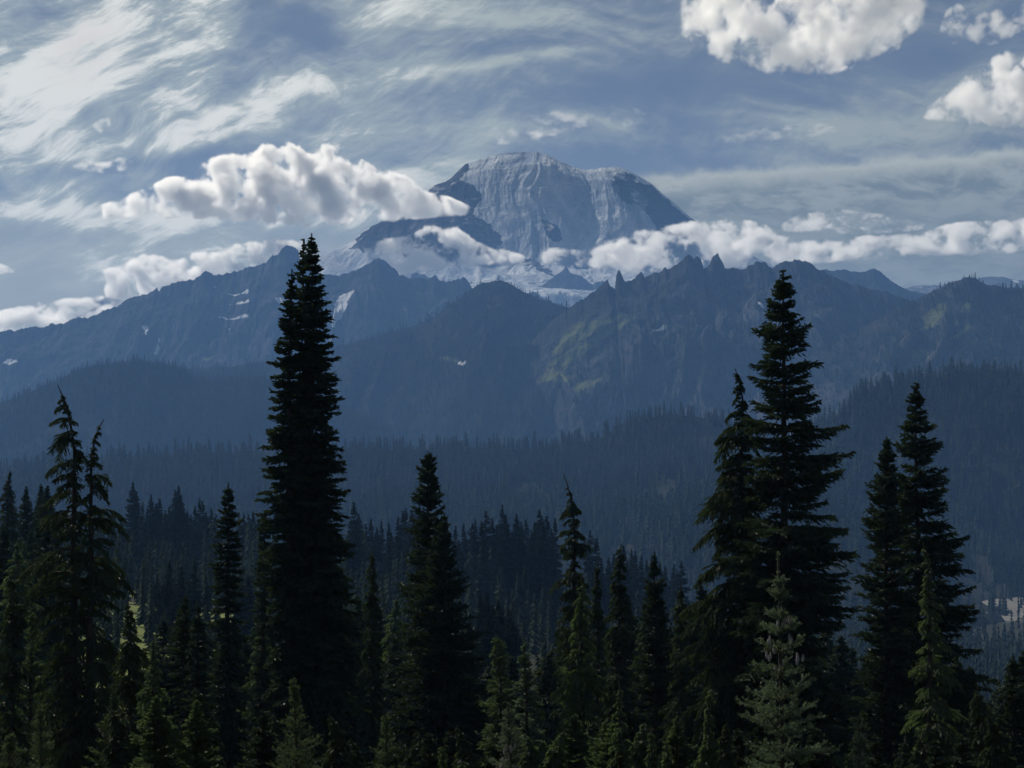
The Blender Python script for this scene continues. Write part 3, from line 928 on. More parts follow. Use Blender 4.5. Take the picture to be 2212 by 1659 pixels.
hero('subalpine_fir', 'bushy fir shorter than and overlapping the right side of the slim tapering fir', (958, 1110), 90,
     [(1150, 945, 972), (1200, 925, 990), (1260, 905, 998), (1320, 890, 1012), (1400, 880, 1045), (1500, 880, 1060), (1659, 880, 1085)],
     'fir', 15, MAT_FIR, stem_px=960, shoot=0.25, thick=0.042)
hero('mountain_hemlock', 'hemlock with a bare hooked tip and drooping limbs right of the middle', (1219, 1024), 80,
     [(1075, 1224, 1246), (1110, 1212, 1260), (1150, 1196, 1262), (1175, 1186, 1275), (1200, 1205, 1282), (1260, 1195, 1268), (1300, 1190, 1275), (1350, 1190, 1290), (1450, 1185, 1300), (1659, 1175, 1310)],
     'hemlock', 17, MAT_HEM, stem_px=1240, nod=-0.42, nod_len=2.8, shoot=0.19, thick=0.026, leader=1.2, tier=0.5)
hero('mountain_hemlock', 'broad hemlock with hanging fringed limbs against the left side of the great wide fir', (1590, 797), 74,
     [(840, 1584, 1612), (880, 1576, 1618), (905, 1560, 1624), (950, 1532, 1640), (1000, 1535, 1645), (1045, 1512, 1650), (1100, 1505, 1660), (1180, 1478, 1665), (1250, 1468, 1665), (1330, 1450, 1670), (1450, 1450, 1680), (1659, 1460, 1690)],
     'hemlock', 19, MAT_HEM, stem_px=1602, nod=-0.26, nod_len=1.6, shoot=0.20, thick=0.028, leader=0.5, tier=0.3, dense=1.1)
hero('silver_fir', 'great wide fir with spreading tiers of limbs, the tallest on the right', (1690, 586), 72,
     [(612, 1664, 1716), (640, 1658, 1722), (690, 1645, 1728), (720, 1640, 1742), (760, 1630, 1752), (790, 1632, 1756), (830, 1618, 1786), (870, 1622, 1774), (900, 1612, 1782), (940, 1604, 1822), (1000, 1610, 1815), (1060, 1600, 1826), (1110, 1595, 1830), (1160, 1590, 1842), (1250, 1585, 1832), (1310, 1580, 1858), (1400, 1570, 1860), (1500, 1570, 1872), (1659, 1560, 1880)],
     'wide', 21, MAT_FIR, stem_px=1692, shoot=0.20, thick=0.032, dense=1.1, leader=0.3)
hero('silver_fir', 'second wide fir right of the great one, its crown a clean cone', (1976, 828), 84,
     [(860, 1962, 1990), (900, 1950, 2008), (950, 1944, 2022), (1000, 1936, 2036), (1060, 1930, 2046), (1120, 1925, 2062), (1200, 1918, 2080), (1280, 1910, 2098), (1350, 1905, 2112), (1420, 1905, 2118), (1500, 1900, 2135), (1659, 1895, 2150)],
     'wide', 23, MAT_FIR, stem_px=1978, shoot=0.22, thick=0.036, leader=0.3, tier=0.22, dense=1.1)
hero('silver_fir', 'narrower fir tight against the left side of the second wide fir', (1911, 945), 81,
     [(975, 1898, 1926), (1020, 1884, 1935), (1080, 1870, 1942), (1140, 1862, 1948), (1200, 1858, 1955), (1280, 1850, 1962), (1350, 1846, 1968), (1420, 1850, 1970), (1500, 1845, 1975), (1659, 1840, 1985)],
     'fir', 25, MAT_FIR, stem_px=1912, shoot=0.25, thick=0.040, leader=0.4)
hero('subalpine_fir', 'very slender dark fir standing clear between the hemlock pair and the tallest fir', (491, 1044), 90,
     [(1075, 481, 503), (1120, 472, 512), (1180, 465, 518), (1260, 460, 526), (1350, 458, 532), (1450, 452, 540), (1659, 445, 550)],
     'spire', 27, MAT_FIR, stem_px=494, shoot=0.23, thick=0.040)
hero('subalpine_fir', 'thin ragged fir just left of the base of the tallest fir', (571, 1104), 96,
     [(1140, 560, 582), (1250, 552, 588), (1400, 548, 592), (1659, 540, 596)], 'spire', 29, MAT_FIR, stem_px=571, shoot=0.25, thick=0.040)
hero('mountain_hemlock', 'spindly hemlock with a straight thin tip just right of the tallest fir', (803, 1184), 90,
     [(1215, 795, 812), (1260, 786, 820), (1340, 780, 828), (1450, 776, 836), (1659, 770, 845)], 'hemlock', 31, MAT_HEM, stem_px=804, shoot=0.24, thick=0.036, tier=0.2)
hero('mountain_hemlock', 'pointed hemlock with thin spreading side shoots at the tip, right of the hooked one', (1338, 1176), 82,
     [(1196, 1326, 1350), (1230, 1322, 1356), (1270, 1310, 1366), (1330, 1304, 1372), (1420, 1300, 1378), (1659, 1290, 1392)], 'hemlock', 33, MAT_HEM, stem_px=1340, shoot=0.24, thick=0.036, tier=0.2)
hero('subalpine_fir', 'fir with knobbly pale tips left of the broad hemlock', (1414, 1194), 84,
     [(1225, 1405, 1424), (1270, 1394, 1434), (1330, 1382, 1440), (1420, 1376, 1450), (1659, 1366, 1466)], 'fir', 35, MAT_FIR, stem_px=1414, shoot=0.24, thick=0.040)
hero('mountain_hemlock', 'dark narrow hemlock squeezed between the hooked hemlock and the pointed one', (1290, 1212), 92,
     [(1250, 1280, 1300), (1320, 1272, 1308), (1450, 1266, 1314), (1659, 1258, 1322)], 'hemlock', 37, MAT_HEM, stem_px=1290, shoot=0.25, thick=0.036)
hero('mountain_hemlock', 'green lit hemlock with layered limbs below and in front of the hooked hemlock', (1254, 1246), 66,
     [(1290, 1236, 1272), (1330, 1222, 1290), (1400, 1205, 1305), (1480, 1192, 1318), (1560, 1182, 1330), (1659, 1172, 1340)], 'hemlock', 39, MAT_YOUNG_LIT, stem_px=1254, shoot=0.2, thick=0.026, leader=0.6, tier=0.35)
hero('subalpine_fir', 'small slender fir with grey cones at its tip right of the dark middle gap', (1140, 1384), 56,
     [(1410, 1130, 1150), (1450, 1122, 1158), (1520, 1114, 1166), (1659, 1104, 1178)], 'spire', 41, MAT_SAP, stem_px=1140, shoot=0.17, thick=0.028)
hero('mountain_hemlock', 'hemlock with arched limbs at the left edge', (30, 1236), 60,
     [(1260, 12, 46), (1300, 4, 62), (1360, 2, 66), (1450, -8, 72), (1659, -20, 84)], 'hemlock', 43, MAT_HEM, stem_px=28, nod=-0.12, nod_len=1.0, shoot=0.2, thick=0.028)
hero('silver_fir', 'open fir with a thin visible stem between the left edge and the bent hemlock', (64, 1316), 66,
     [(1350, 52, 76), (1420, 38, 92), (1500, 30, 104), (1659, 20, 112)], 'fir', 45, MAT_YOUNG_LIT, stem_px=64, shoot=0.22, thick=0.026, tier=0.4)
hero('mountain_hemlock', 'green lit hemlock with feathery layered limbs right of the bent hemlock', (328, 1372), 52,
     [(1400, 318, 340), (1440, 302, 356), (1500, 285, 380), (1560, 278, 398), (1600, 280, 412), (1659, 275, 420)], 'hemlock', 47, MAT_YOUNG_LIT, stem_px=326, shoot=0.19, thick=0.024, tier=0.35)
hero('mountain_hemlock', 'feathery hemlock behind the green lit hemlock and right beside the bent one', (282, 1290), 56,
     [(1330, 268, 300), (1400, 240, 330), (1480, 230, 352), (1560, 220, 366), (1659, 215, 380)], 'hemlock', 48, MAT_HEM, stem_px=280, shoot=0.2, thick=0.026, tier=0.35)
hero('subalpine_fir', 'left one of a pair of thin firs with cone-laden tips in front of the meadow', (398, 1284), 76,
     [(1310, 390, 408), (1360, 382, 414), (1450, 374, 420), (1659, 366, 428)], 'spire', 49, MAT_FIR, stem_px=399, shoot=0.22, thick=0.036)
hero('subalpine_fir', 'right one of a pair of thin firs with cone-laden tips in front of the meadow', (426, 1300), 74,
     [(1325, 418, 434), (1370, 408, 444), (1450, 402, 452), (1659, 394, 460)], 'spire', 51, MAT_FIR, stem_px=426, shoot=0.22, thick=0.036)
hero('mountain_hemlock', 'yellow-green hemlock with a hooked tip in front of the second wide fir', (2000, 1174), 60,
     [(1200, 1992, 2016), (1250, 1986, 2020), (1310, 1984, 2038), (1370, 1975, 2062), (1440, 1965, 2080), (1540, 1958, 2096), (1659, 1950, 2110)], 'hemlock', 53, MAT_YOUNG_LIT, stem_px=2006, nod=-0.14, nod_len=0.9, shoot=0.18, thick=0.024, tier=0.4)
hero('subalpine_fir', 'fir with rounded top at the right edge below the river bed', (2190, 1414), 70,
     [(1440, 2178, 2204), (1490, 2168, 2212), (1560, 2160, 2222), (1659, 2150, 2232)], 'fir', 55, MAT_FIR, stem_px=2190, shoot=0.22, thick=0.036)
hero('mountain_hemlock', 'low hemlock with lit limb ends between the second wide fir and the right edge', (2112, 1478), 60,
     [(1500, 2098, 2128), (1540, 2076, 2150), (1600, 2060, 2165), (1659, 2050, 2172)], 'hemlock', 57, MAT_HEM, stem_px=2112, shoot=0.2, thick=0.028)
hero('mountain_hemlock', 'young hemlock with a pointed green crown below the pointed hemlock', (1340, 1474), 46,
     [(1500, 1330, 1352), (1550, 1318, 1364), (1600, 1310, 1372), (1659, 1302, 1380)], 'hemlock', 59, MAT_YOUNG_LIT, stem_px=1340, shoot=0.15, thick=0.020)
hero('subalpine_fir', 'tree of green lit sprays filling the gap right of the bushy fir', (1078, 1372), 74,
     [(1400, 1064, 1094), (1450, 1048, 1112), (1530, 1040, 1122), (1659, 1034, 1130)], 'wide', 61, MAT_YOUNG_LIT, stem_px=1078, shoot=0.22, thick=0.028)
hero('mountain_hemlock', 'hemlock with drooping tip standing before the foot of the broad hemlock', (1468, 1262), 78,
     [(1300, 1452, 1482), (1360, 1440, 1500), (1450, 1430, 1508), (1659, 1424, 1516)], 'hemlock', 63, MAT_HEM, stem_px=1468, shoot=0.24, thick=0.034)

# saplings close to the viewer
sap, sap_m, sap_H = hero('silver_fir', 'young silvery fir with long bare leader and upright cones before the great wide fir', (1688, 1198), 27,
     [(1268, 1686, 1690), (1272, 1654, 1722), (1300, 1664, 1712), (1312, 1656, 1716), (1345, 1664, 1710), (1352, 1642, 1746), (1400, 1650, 1734), (1430, 1626, 1752), (1470, 1630, 1746), (1495, 1602, 1776), (1530, 1626, 1742), (1560, 1600, 1776), (1610, 1612, 1764), (1640, 1594, 1774), (1659, 1590, 1780)],
     'young', 65, MAT_SAP, stem_px=1690, shoot=0.15, thick=0.030, brush=230, leader=0.62, gap_mul=0.95, jitter=0.25, fat=1.1, trunk_r=0.05, tier=0.1, per=6)


def cone_mesh():
    """an upright fir cone: overlapping rows of scales on a barrel"""
    b = Bag()
    rows, per = 9, 9
    Vs, Fs, off = [], [], 0
    for i in range(rows):
        t = i / (rows - 1)
        r = 0.5 * math.sin(math.pi * (0.14 + 0.80 * t)) ** 0.6
        z = 2.6 * t
        for j in range(per):
            a = 2 * math.pi * (j + 0.5 * (i % 2)) / per
            w_ = math.pi / per * 1.15
            p = [(math.cos(a - w_) * r, math.sin(a - w_) * r, z), (math.cos(a) * r * 1.22, math.sin(a) * r * 1.22, z - 0.10), (math.cos(a + w_) * r, math.sin(a + w_) * r, z), (math.cos(a) * r * 0.8, math.sin(a) * r * 0.8, z + 0.42)]
            Vs += p
            Fs.append((off, off + 1, off + 2, off + 3))
            off += 4
    V3 = np.array(Vs) * 0.034
    return mk_mesh('cone', V3, np.array(Fs), False, None, [MAT_CONE])


CONE = cone_mesh()


def add_cones(root, H, spots, D, stem_px, rs):
    k = D / FPX
    for a, b in spots:
        o = link('cone', CONE, root)
        z = (at(a, b, D)[2]) - root.location.z
        yy = rs.uniform(-0.16, 0.05)
        o.location = ((a - stem_px) * k, yy, z - 0.09)
        o.rotation_euler = (rs.uniform(-0.12, 0.12), rs.uniform(-0.12, 0.12), rs.uniform(0, 6))
        q = rs.uniform(0.85, 1.15)
        o.scale = (q, q, q)


add_cones(sap, sap_H, [(1679, 1338), (1684, 1334), (1697, 1335), (1705, 1334), (1692, 1340), (1657, 1378), (1664, 1374), (1662, 1385), (1710, 1374), (1668, 1394), (1654, 1405), (1660, 1412), (1665, 1408), (1722, 1412), (1730, 1412), (1718, 1420), (1690, 1425), (1682, 1438), (1672, 1436), (1700, 1366)], 27, 1690, random.Random(5))
hero('mountain_hemlock', 'small narrow hemlock sapling with a crooked tip left of the silvery young fir', (1528, 1486), 30,
     [(1510, 1518, 1538), (1550, 1508, 1540), (1600, 1500, 1548), (1659, 1486, 1560)], 'hemlock', 67, MAT_YOUNG_LIT, stem_px=1524, nod=0.05, nod_len=0.4, shoot=0.10, thick=0.016, leader=0.15, trunk_r=0.035, gap_mul=0.5)
hero('silver_fir', 'bright young fir below the tallest fir at the bottom edge', (636, 1468), 33,
     [(1500, 626, 646), (1530, 616, 656), (1570, 602, 668), (1620, 582, 688), (1659, 566, 700)], 'young', 69, MAT_YOUNG_LIT, stem_px=636, shoot=0.12, thick=0.020, brush=150, leader=0.2, gap_mul=0.55, trunk_r=0.045)
hero('silver_fir', 'bright small fir between the tallest fir and the bushy fir at the bottom edge', (846, 1546), 33,
     [(1575, 836, 858), (1600, 826, 868), (1630, 816, 878), (1659, 810, 884)], 'young', 71, MAT_YOUNG_LIT, stem_px=846, shoot=0.11, thick=0.019, brush=150, leader=0.2, gap_mul=0.5, trunk_r=0.04)
sp2, sp2_m, sp2_H = hero('silver_fir', 'young fir with pale upright cones and a stout leader at the bottom edge', (1097, 1522), 28,
     [(1545, 1093, 1101), (1550, 1084, 1112), (1580, 1072, 1122), (1610, 1060, 1134), (1659, 1044, 1150)], 'young', 73, MAT_SAP, stem_px=1098, shoot=0.12, thick=0.022, brush=170, leader=0.3, gap_mul=0.55, trunk_r=0.045)
add_cones(sp2, sp2_H, [(1090, 1612), (1094, 1605), (1112, 1600), (1104, 1608), (1086, 1632), (1094, 1640), (1074, 1654), (1082, 1648), (1110, 1652), (1120, 1658), (1100, 1625)], 28, 1098, random.Random(8))
hero('mountain_hemlock', 'small green hemlock sapling with wispy tip, left of the two at the bottom edge', (1416, 1578), 32,
     [(1605, 1406, 1428), (1640, 1396, 1438), (1659, 1388, 1446)], 'hemlock', 75, MAT_YOUNG_LIT, stem_px=1416, shoot=0.10, thick=0.016, leader=0.15, trunk_r=0.03, gap_mul=0.5)
hero('mountain_hemlock', 'smallest green hemlock sapling right beside the wispy one at the bottom edge', (1444, 1608), 31,
     [(1630, 1434, 1454), (1659, 1424, 1464)], 'hemlock', 77, MAT_YOUNG_LIT, stem_px=1444, shoot=0.10, thick=0.016, leader=0.15, trunk_r=0.03, gap_mul=0.5)
hero('silver_fir', 'young fir with spoke-like upper shoots in the dark gap right of the silvery young fir', (1850, 1560), 26,
     [(1600, 1846, 1856), (1625, 1824, 1880), (1659, 1830, 1872)], 'young', 79, MAT_SAP, stem_px=1851, shoot=0.12, thick=0.020, brush=150, leader=0.25, gap_mul=0.6, trunk_r=0.035, per=4)
hero('mountain_hemlock', 'tiny hemlock seedling alone in the dark at the bottom edge left of the middle', (954, 1611), 30,
     [(1635, 944, 962), (1659, 938, 970)], 'hemlock', 81, MAT_YOUNG_LIT, stem_px=953, shoot=0.09, thick=0.014, leader=0.12, trunk_r=0.025, gap_mul=0.5)
hero('mountain_hemlock', 'lowest seedling tip showing at the bottom edge right of the tiny hemlock', (996, 1638), 30,
     [(1650, 988, 1002), (1659, 984, 1006)], 'hemlock', 83, MAT_YOUNG_LIT, stem_px=996, shoot=0.09, thick=0.014, leader=0.12, trunk_r=0.025, gap_mul=0.5)
hero('silver_fir', 'bright sapling in the bottom left corner', (16, 1588), 36,
     [(1610, 2, 32), (1659, -22, 54)], 'young', 85, MAT_YOUNG_LIT, stem_px=16, shoot=0.12, thick=0.020, brush=150, leader=0.15, gap_mul=0.55, trunk_r=0.04)
hero('silver_fir', 'young fir with layered green limbs below the bent hemlock near the bottom left corner', (90, 1530), 40,
     [(1555, 80, 102), (1590, 66, 114), (1659, 52, 128)], 'young', 87, MAT_YOUNG_LIT, stem_px=90, shoot=0.14, thick=0.022, brush=130, leader=0.2, gap_mul=0.6, trunk_r=0.05)


# trees farther off: a few crowns shared by many copies
def generic(kind, seed, H, rl, mat, **kw):
    prof = [(0, 0.05, 0.05)] + [(H * f, H * rl * w_, H * rl * w_) for f, w_ in ((0.06, 0.16), (0.2, 0.40), (0.4, 0.68), (0.7, 0.95), (1.0, 1.05))]
    return conifer_mesh('conifer', H, prof, kind, seed, mat, **kw)


MID = [generic('fir', 101, 20, 0.13, MAT_FIR, shoot=0.40, thick=0.07, gap_mul=1.3, leader=0.5), generic('spire', 102, 20, 0.085, MAT_FIR, shoot=0.36, thick=0.065, gap_mul=1.4, leader=0.6),
       generic('hemlock', 103, 20, 0.14, MAT_HEM, shoot=0.38, thick=0.06, gap_mul=1.2, nod=0.5, nod_len=2.2, leader=0.5), generic('wide', 104, 20, 0.16, MAT_FIR, shoot=0.40, thick=0.07, gap_mul=1.25, leader=0.4),
       generic('hemlock', 105, 20, 0.15, MAT_YOUNG_LIT, shoot=0.36, thick=0.05, gap_mul=1.2, leader=0.5)]
FAR = [generic('fir', 111, 24, 0.11, MAT_WOOD, shoot=0.65, thick=0.13, gap_mul=1.9, leader=0.8, jitter=1.6), generic('spire', 112, 24, 0.075, MAT_WOOD, shoot=0.6, thick=0.13, gap_mul=1.9, leader=0.9, jitter=1.6),
       generic('wide', 113, 24, 0.12, MAT_WOOD, shoot=0.65, thick=0.13, gap_mul=1.9, leader=0.8, jitter=1.6), generic('spire', 114, 24, 0.09, MAT_WOOD, shoot=0.6, thick=0.13, gap_mul=1.9, leader=0.7, jitter=1.6)]
NEAR = [generic('hemlock', 121, 7, 0.17, MAT_YOUNG_LIT, shoot=0.15, thick=0.020, gap_mul=0.62, nod=0.2, nod_len=0.8, leader=0.25), generic('hemlock', 122, 7, 0.19, MAT_HEM, shoot=0.15, thick=0.022, gap_mul=0.62, nod=-0.2, nod_len=0.9, leader=0.25),
        generic('fir', 123, 7, 0.18, MAT_FIR, shoot=0.15, thick=0.024, gap_mul=0.65, leader=0.25), generic('fir', 124, 7, 0.20, MAT_YOUNG_LIT, shoot=0.15, thick=0.022, gap_mul=0.65, leader=0.25)]
rs = random.Random(77)


def copies(pool, base_H, spots, label, group, name='conifer'):
    for px, py, D in spots:
        x = at(px, py, D)[0]
        zt = at(px, py, D)[2]
        zb = float(ground_z(x, D)) - 0.3
        H = zt - zb
        if H < 2.0:
            continue
        m_ = rs.choice(pool)
        q = H / base_H
        wd = q * rs.uniform(0.85, 1.25) * (1.15 if D < 70 else min(1.7, max(1.0, (20.0 / H) ** 0.5)) * (1.3 if D < 180 else 1.0))
        root = link(name, None, label=label, category='tree', group=group)
        root.location = (x, D, zb)
        root.rotation_euler = (0, 0, rs.uniform(0, 6.28))
        root.scale = (wd, wd, q)
        for part, me in (('crown', m_[0]), ('trunk', m_[1])):
            link(part, me, root)


def row(x0, x1, step, y_at, D0, D1, jy=25):
    out, x = [], x0
    while x < x1:
        out.append((x + rs.uniform(-0.3, 0.3) * step, float(np.interp(x, [p[0] for p in y_at], [p[1] for p in y_at])) + rs.uniform(-jy, jy), rs.uniform(D0, D1)))
        x += step * rs.uniform(0.7, 1.3)
    return out


copies(MID, 20, [(18, 1012, 205)], 'tall dense conifer at the left edge, far behind the arched hemlock', None)
copies(MID[:2], 20, [(57, 1052, 225), (88, 1046, 232), (103, 1050, 226)], 'dark conifer in the small clump beyond the edge tree, left of the bent hemlock', 'small clump of conifers at the left')
copies(FAR, 24, [(246, 1112, 640), (262, 1118, 660), (288, 1042, 640), (296, 1064, 655), (308, 1086, 630), (318, 1096, 650), (327, 1068, 640), (338, 1088, 665), (345, 1078, 640), (357, 1104, 632), (366, 1094, 660), (379, 1058, 640), (386, 1050, 636),
     (393, 1084, 655), (404, 1104, 640), (412, 1112, 660), (421, 1094, 632), (431, 1078, 645), (438, 1084, 660), (446, 1106, 640), (457, 1098, 650), (466, 1112, 640), (517, 1116, 640), (527, 1108, 650), (537, 1112, 640), (547, 1104, 655), (558, 1120, 640)]
     + row(236, 560, 22, [(236, 1130), (400, 1125), (560, 1130)], 670, 720, 18), 'slender dark conifer in the stand along the far edge of the meadow', 'conifer stand behind the meadow')
copies(FAR, 24, [(366, 1213, 330), (420, 1214, 340), (392, 1222, 345), (340, 1248, 350), (352, 1262, 340), (408, 1250, 350), (448, 1256, 345), (378, 1290, 300), (522, 1262, 330), (536, 1240, 350)], 'small conifer standing in the meadow', 'small trees in the meadow')
copies(FAR, 24, row(766, 905, 11, [(766, 1105), (800, 1120), (830, 1118), (860, 1125), (905, 1120)], 560, 640, 28), 'hazy conifer of the stand between the tallest fir and the slim tapering fir', 'conifer stand left of the middle')
copies(FAR, 24, row(985, 1205, 8.5, [(985, 1150), (1030, 1130), (1060, 1118), (1080, 1112), (1100, 1150), (1120, 1120), (1150, 1160), (1165, 1115), (1205, 1130)], 545, 640, 26), 'slim hazy conifer of the stand left of the hooked hemlock', 'conifer stand in the middle')
copies(FAR, 24, row(1268, 1480, 12, [(1268, 1170), (1330, 1190), (1400, 1200), (1480, 1215)], 600, 700, 28), 'hazy conifer of the stand behind the pointed hemlock', 'conifer stand right of the middle')
copies(FAR, 24, row(1030, 1135, 8, [(1030, 1310), (1090, 1320), (1135, 1380)], 260, 330, 30), 'small dark conifer in the hollow right of the bushy fir', 'small trees in the dark hollow')
copies(MID, 20, row(2120, 2225, 17, [(2120, 1480), (2225, 1440)], 110, 150, 40), 'dark conifer of the thicket at the right edge below the river bed', 'thicket at the right edge')
copies(MID, 20, row(-10, 120, 18, [(-10, 1150), (60, 1130), (120, 1180)], 120, 175, 40), 'dark conifer in the thicket at the left edge behind the arched hemlock', 'thicket at the left edge')
copies(MID, 20, row(340, 560, 22, [(340, 1360), (480, 1370), (560, 1330)], 105, 150, 60), 'shaded conifer below the meadow, left of the tallest fir', 'dark trees below the meadow')
copies(MID, 20, row(560, 860, 28, [(560, 1330), (700, 1350), (790, 1290), (860, 1330)], 105, 150, 50), 'shaded conifer crowded behind the tallest fir', 'dark trees behind the tallest fir')
copies(MID, 20, row(850, 1130, 25, [(850, 1370), (1000, 1350), (1060, 1420), (1130, 1480)], 105, 150, 45), 'shaded conifer crowded behind the bushy fir', 'dark trees behind the bushy fir')
copies(MID, 20, row(1130, 1560, 24, [(1130, 1480), (1200, 1350), (1400, 1340), (1560, 1300)], 105, 150, 50), 'shaded conifer crowded between the hooked hemlock and the broad hemlock', 'dark trees right of the middle')
copies(MID, 20, row(1560, 2100, 30, [(1560, 1300), (1800, 1340), (1850, 1420), (1950, 1330), (2100, 1470)], 105, 150, 50), 'shaded conifer crowded behind the two wide firs', 'dark trees behind the wide firs')
copies([NEAR[0], NEAR[1], NEAR[3]], 7, row(230, 470, 30, [(230, 1480), (470, 1520)], 44, 60, 50) + row(1120, 1480, 36, [(1120, 1540), (1300, 1560), (1480, 1570)], 44, 62, 40), 'low green hemlock among the foreground trees', 'low green hemlocks in front')
copies([NEAR[1], NEAR[2]], 7, row(560, 1100, 45, [(560, 1560), (1100, 1570)], 42, 58, 40) + row(1560, 2212, 45, [(1560, 1570), (2212, 1560)], 42, 58, 40), 'low dark conifer filling the shade at the bottom edge', 'low dark trees in front')


# woods on the slopes, each read as one mass
def template(tiers, m, seed):
    rng = np.random.default_rng(seed)
    V, F = [], []
    for i in range(tiers):
        f0, f1 = i / tiers, (i + 1.35) / tiers
        zt, zb = 1 - 0.94 * f0 ** 1.05, max(0.02, 1 - 0.94 * min(1, f1) ** 1.05)
        r = 0.10 + 0.90 * min(1, f1) ** 0.8
        b = len(V)
        V.append((0, 0, zt))
        a0 = rng.uniform(0, 6)
        for j in range(m):
            rr = r * (rng.uniform(0.6, 1.2) if j % 2 == 0 else rng.uniform(0.3, 0.6))
            a = a0 + 2 * math.pi * j / m
            V.append((rr * math.cos(a), rr * math.sin(a), zb + (rng.uniform(-0.035, 0.035) if j % 2 == 0 else rng.uniform(0.02, 0.06))))
        for j in range(m):
            F.append((b, b + 1 + j, b + 1 + (j + 1) % m))
    return np.array(V), np.array(F)


TPL = {1: [template(4, 6, k) for k in range(3)], 2: [template(7, 8, k + 10) for k in range(3)], 3: [template(12, 12, k + 20) for k in range(3)]}


def forest(name, label, XYZ, Hh, Rr, lod, seed):
    rng = np.random.default_rng(seed)
    b = Bag()
    pick = rng.integers(0, 3, len(XYZ))
    rot = rng.uniform(0, 6.28, len(XYZ))
    for k, (tv, tf) in enumerate(TPL[lod]):
        i = np.where(pick == k)[0]
        if not len(i):
            continue
        c, s_ = np.cos(rot[i])[:, None], np.sin(rot[i])[:, None]
        x = (tv[None, :, 0] * c - tv[None, :, 1] * s_) * Rr[i][:, None] + XYZ[i, 0][:, None]
        y = (tv[None, :, 0] * s_ + tv[None, :, 1] * c) * Rr[i][:, None] + XYZ[i, 1][:, None]
        z = tv[None, :, 2] * Hh[i][:, None] + XYZ[i, 2][:, None]
        V = np.stack([x, y, z], 2).reshape(-1, 3)
        F = (np.arange(len(i))[:, None, None] * len(tv) + tf[None]).reshape(-1, 3)
        b.add(V, F)
    V, F = b.arrays()
    o = link(name, mk_mesh(name, V, F, False, None, [MAT_WOOD]), kind='stuff')
    if label:
        o['label'] = label


def hill_wood(seed, n, h0, h1, label, lod=1, dmin=-60, dmax=None, thin=None, jit=0.5):
    x, d, Z, at_, D, ppx, ppy = HILLS[seed]
    rng = np.random.default_rng(seed + 900)
    m_ = n * 3
    i = np.searchsorted(np.arange(len(x)), rng.uniform(0, len(x) - 1.001, m_)) - 1
    i = np.clip(i, 0, len(x) - 2)
    dm = dmax or d.max()
    dd = rng.uniform(dmin, dm, m_)
    j = np.clip(np.searchsorted(d, dd) - 1, 0, len(d) - 2)
    fx, fd = rng.uniform(0, 1, m_), (dd - d[j]) / (d[j + 1] - d[j])
    z = (Z[i, j] * (1 - fx) + Z[i + 1, j] * fx) * (1 - fd) + (Z[i, j + 1] * (1 - fx) + Z[i + 1, j + 1] * fx) * fd
    xx = x[i] + fx * (x[i + 1] - x[i])
    px, py = ppx[i, j], ppy[i, j]
    slope = np.abs(Z[i, np.minimum(j + 1, len(d) - 1)] - Z[i, j]) / (d[j + 1] - d[j])
    mead = at_['meadow'].reshape(Z.shape)[i, j] + at_['snow'].reshape(Z.shape)[i, j]
    ok = (px > -140) & (px < 2352) & ((mead < 0.5) | (rng.uniform(0, 1, m_) < 0.03))
    clump = fbm(xx / 90, dd / 90 + seed, 4, seed + 7)
    ok &= rng.uniform(0, 1, m_) < np.clip((clump - 0.25) * 3.2, 0.12, 1)
    ok &= rng.uniform(0, 1, m_) < np.clip(2.2 - slope * 1.5, 0.05, 1)
    if thin is not None:
        ok &= rng.uniform(0, 1, m_) < thin(px, py, dd)
    k = np.where(ok)[0][:n]
    H = rng.uniform(h0, h1, len(k)) * (0.55 + 0.6 * rng.random(len(k)) ** 1.5)
    forest('forest', label, np.stack([xx[k], D - dd[k], z[k] - 0.8], 1), H, H * rng.uniform(0.16, 0.27, len(k)), lod, seed)


hill_wood(61, 20000, 17, 26, 'dense conifer wood on the dark low ridge across the middle', lod=2, thin=lambda px, py, d: np.where((px > 2040) & (d > 620), 0.03, 1.0))
hill_wood(71, 10000, 16, 25, 'dense conifer wood on the dark rounded hill at the right', lod=2, thin=lambda px, py, d: np.where((px > 2070) & (py > 1268), 0.05, 1.0))
hill_wood(51, 11000, 13, 20, 'conifer wood on the hazy rounded hill at the left', lod=1)
hill_wood(31, 14000, 12, 22, 'sparse small conifers on the domed hill in the middle', lod=1, thin=lambda px, py, d: np.clip(0.55 + d / 500, 0, 1))
hill_wood(37, 12000, 11, 20, 'small conifers on the slopes below the jagged ridge', lod=1, thin=lambda px, py, d: np.where(d < 70, 0.0, np.clip(0.10 + (d - 120) / 500, 0.03, 1)))
hill_wood(41, 7500, 11, 20, 'conifers round the green clearings on the far right hill', lod=1, thin=lambda px, py, d: np.clip(0.35 + d / 500, 0, 1))
hill_wood(21, 7000, 7, 13, 'scattered tiny conifers low on the rocky left ridge', lod=1, thin=lambda px, py, d: np.where(px < 420, 0.35, 0.0) + np.clip((d - 600) / 600, 0, 0.8))


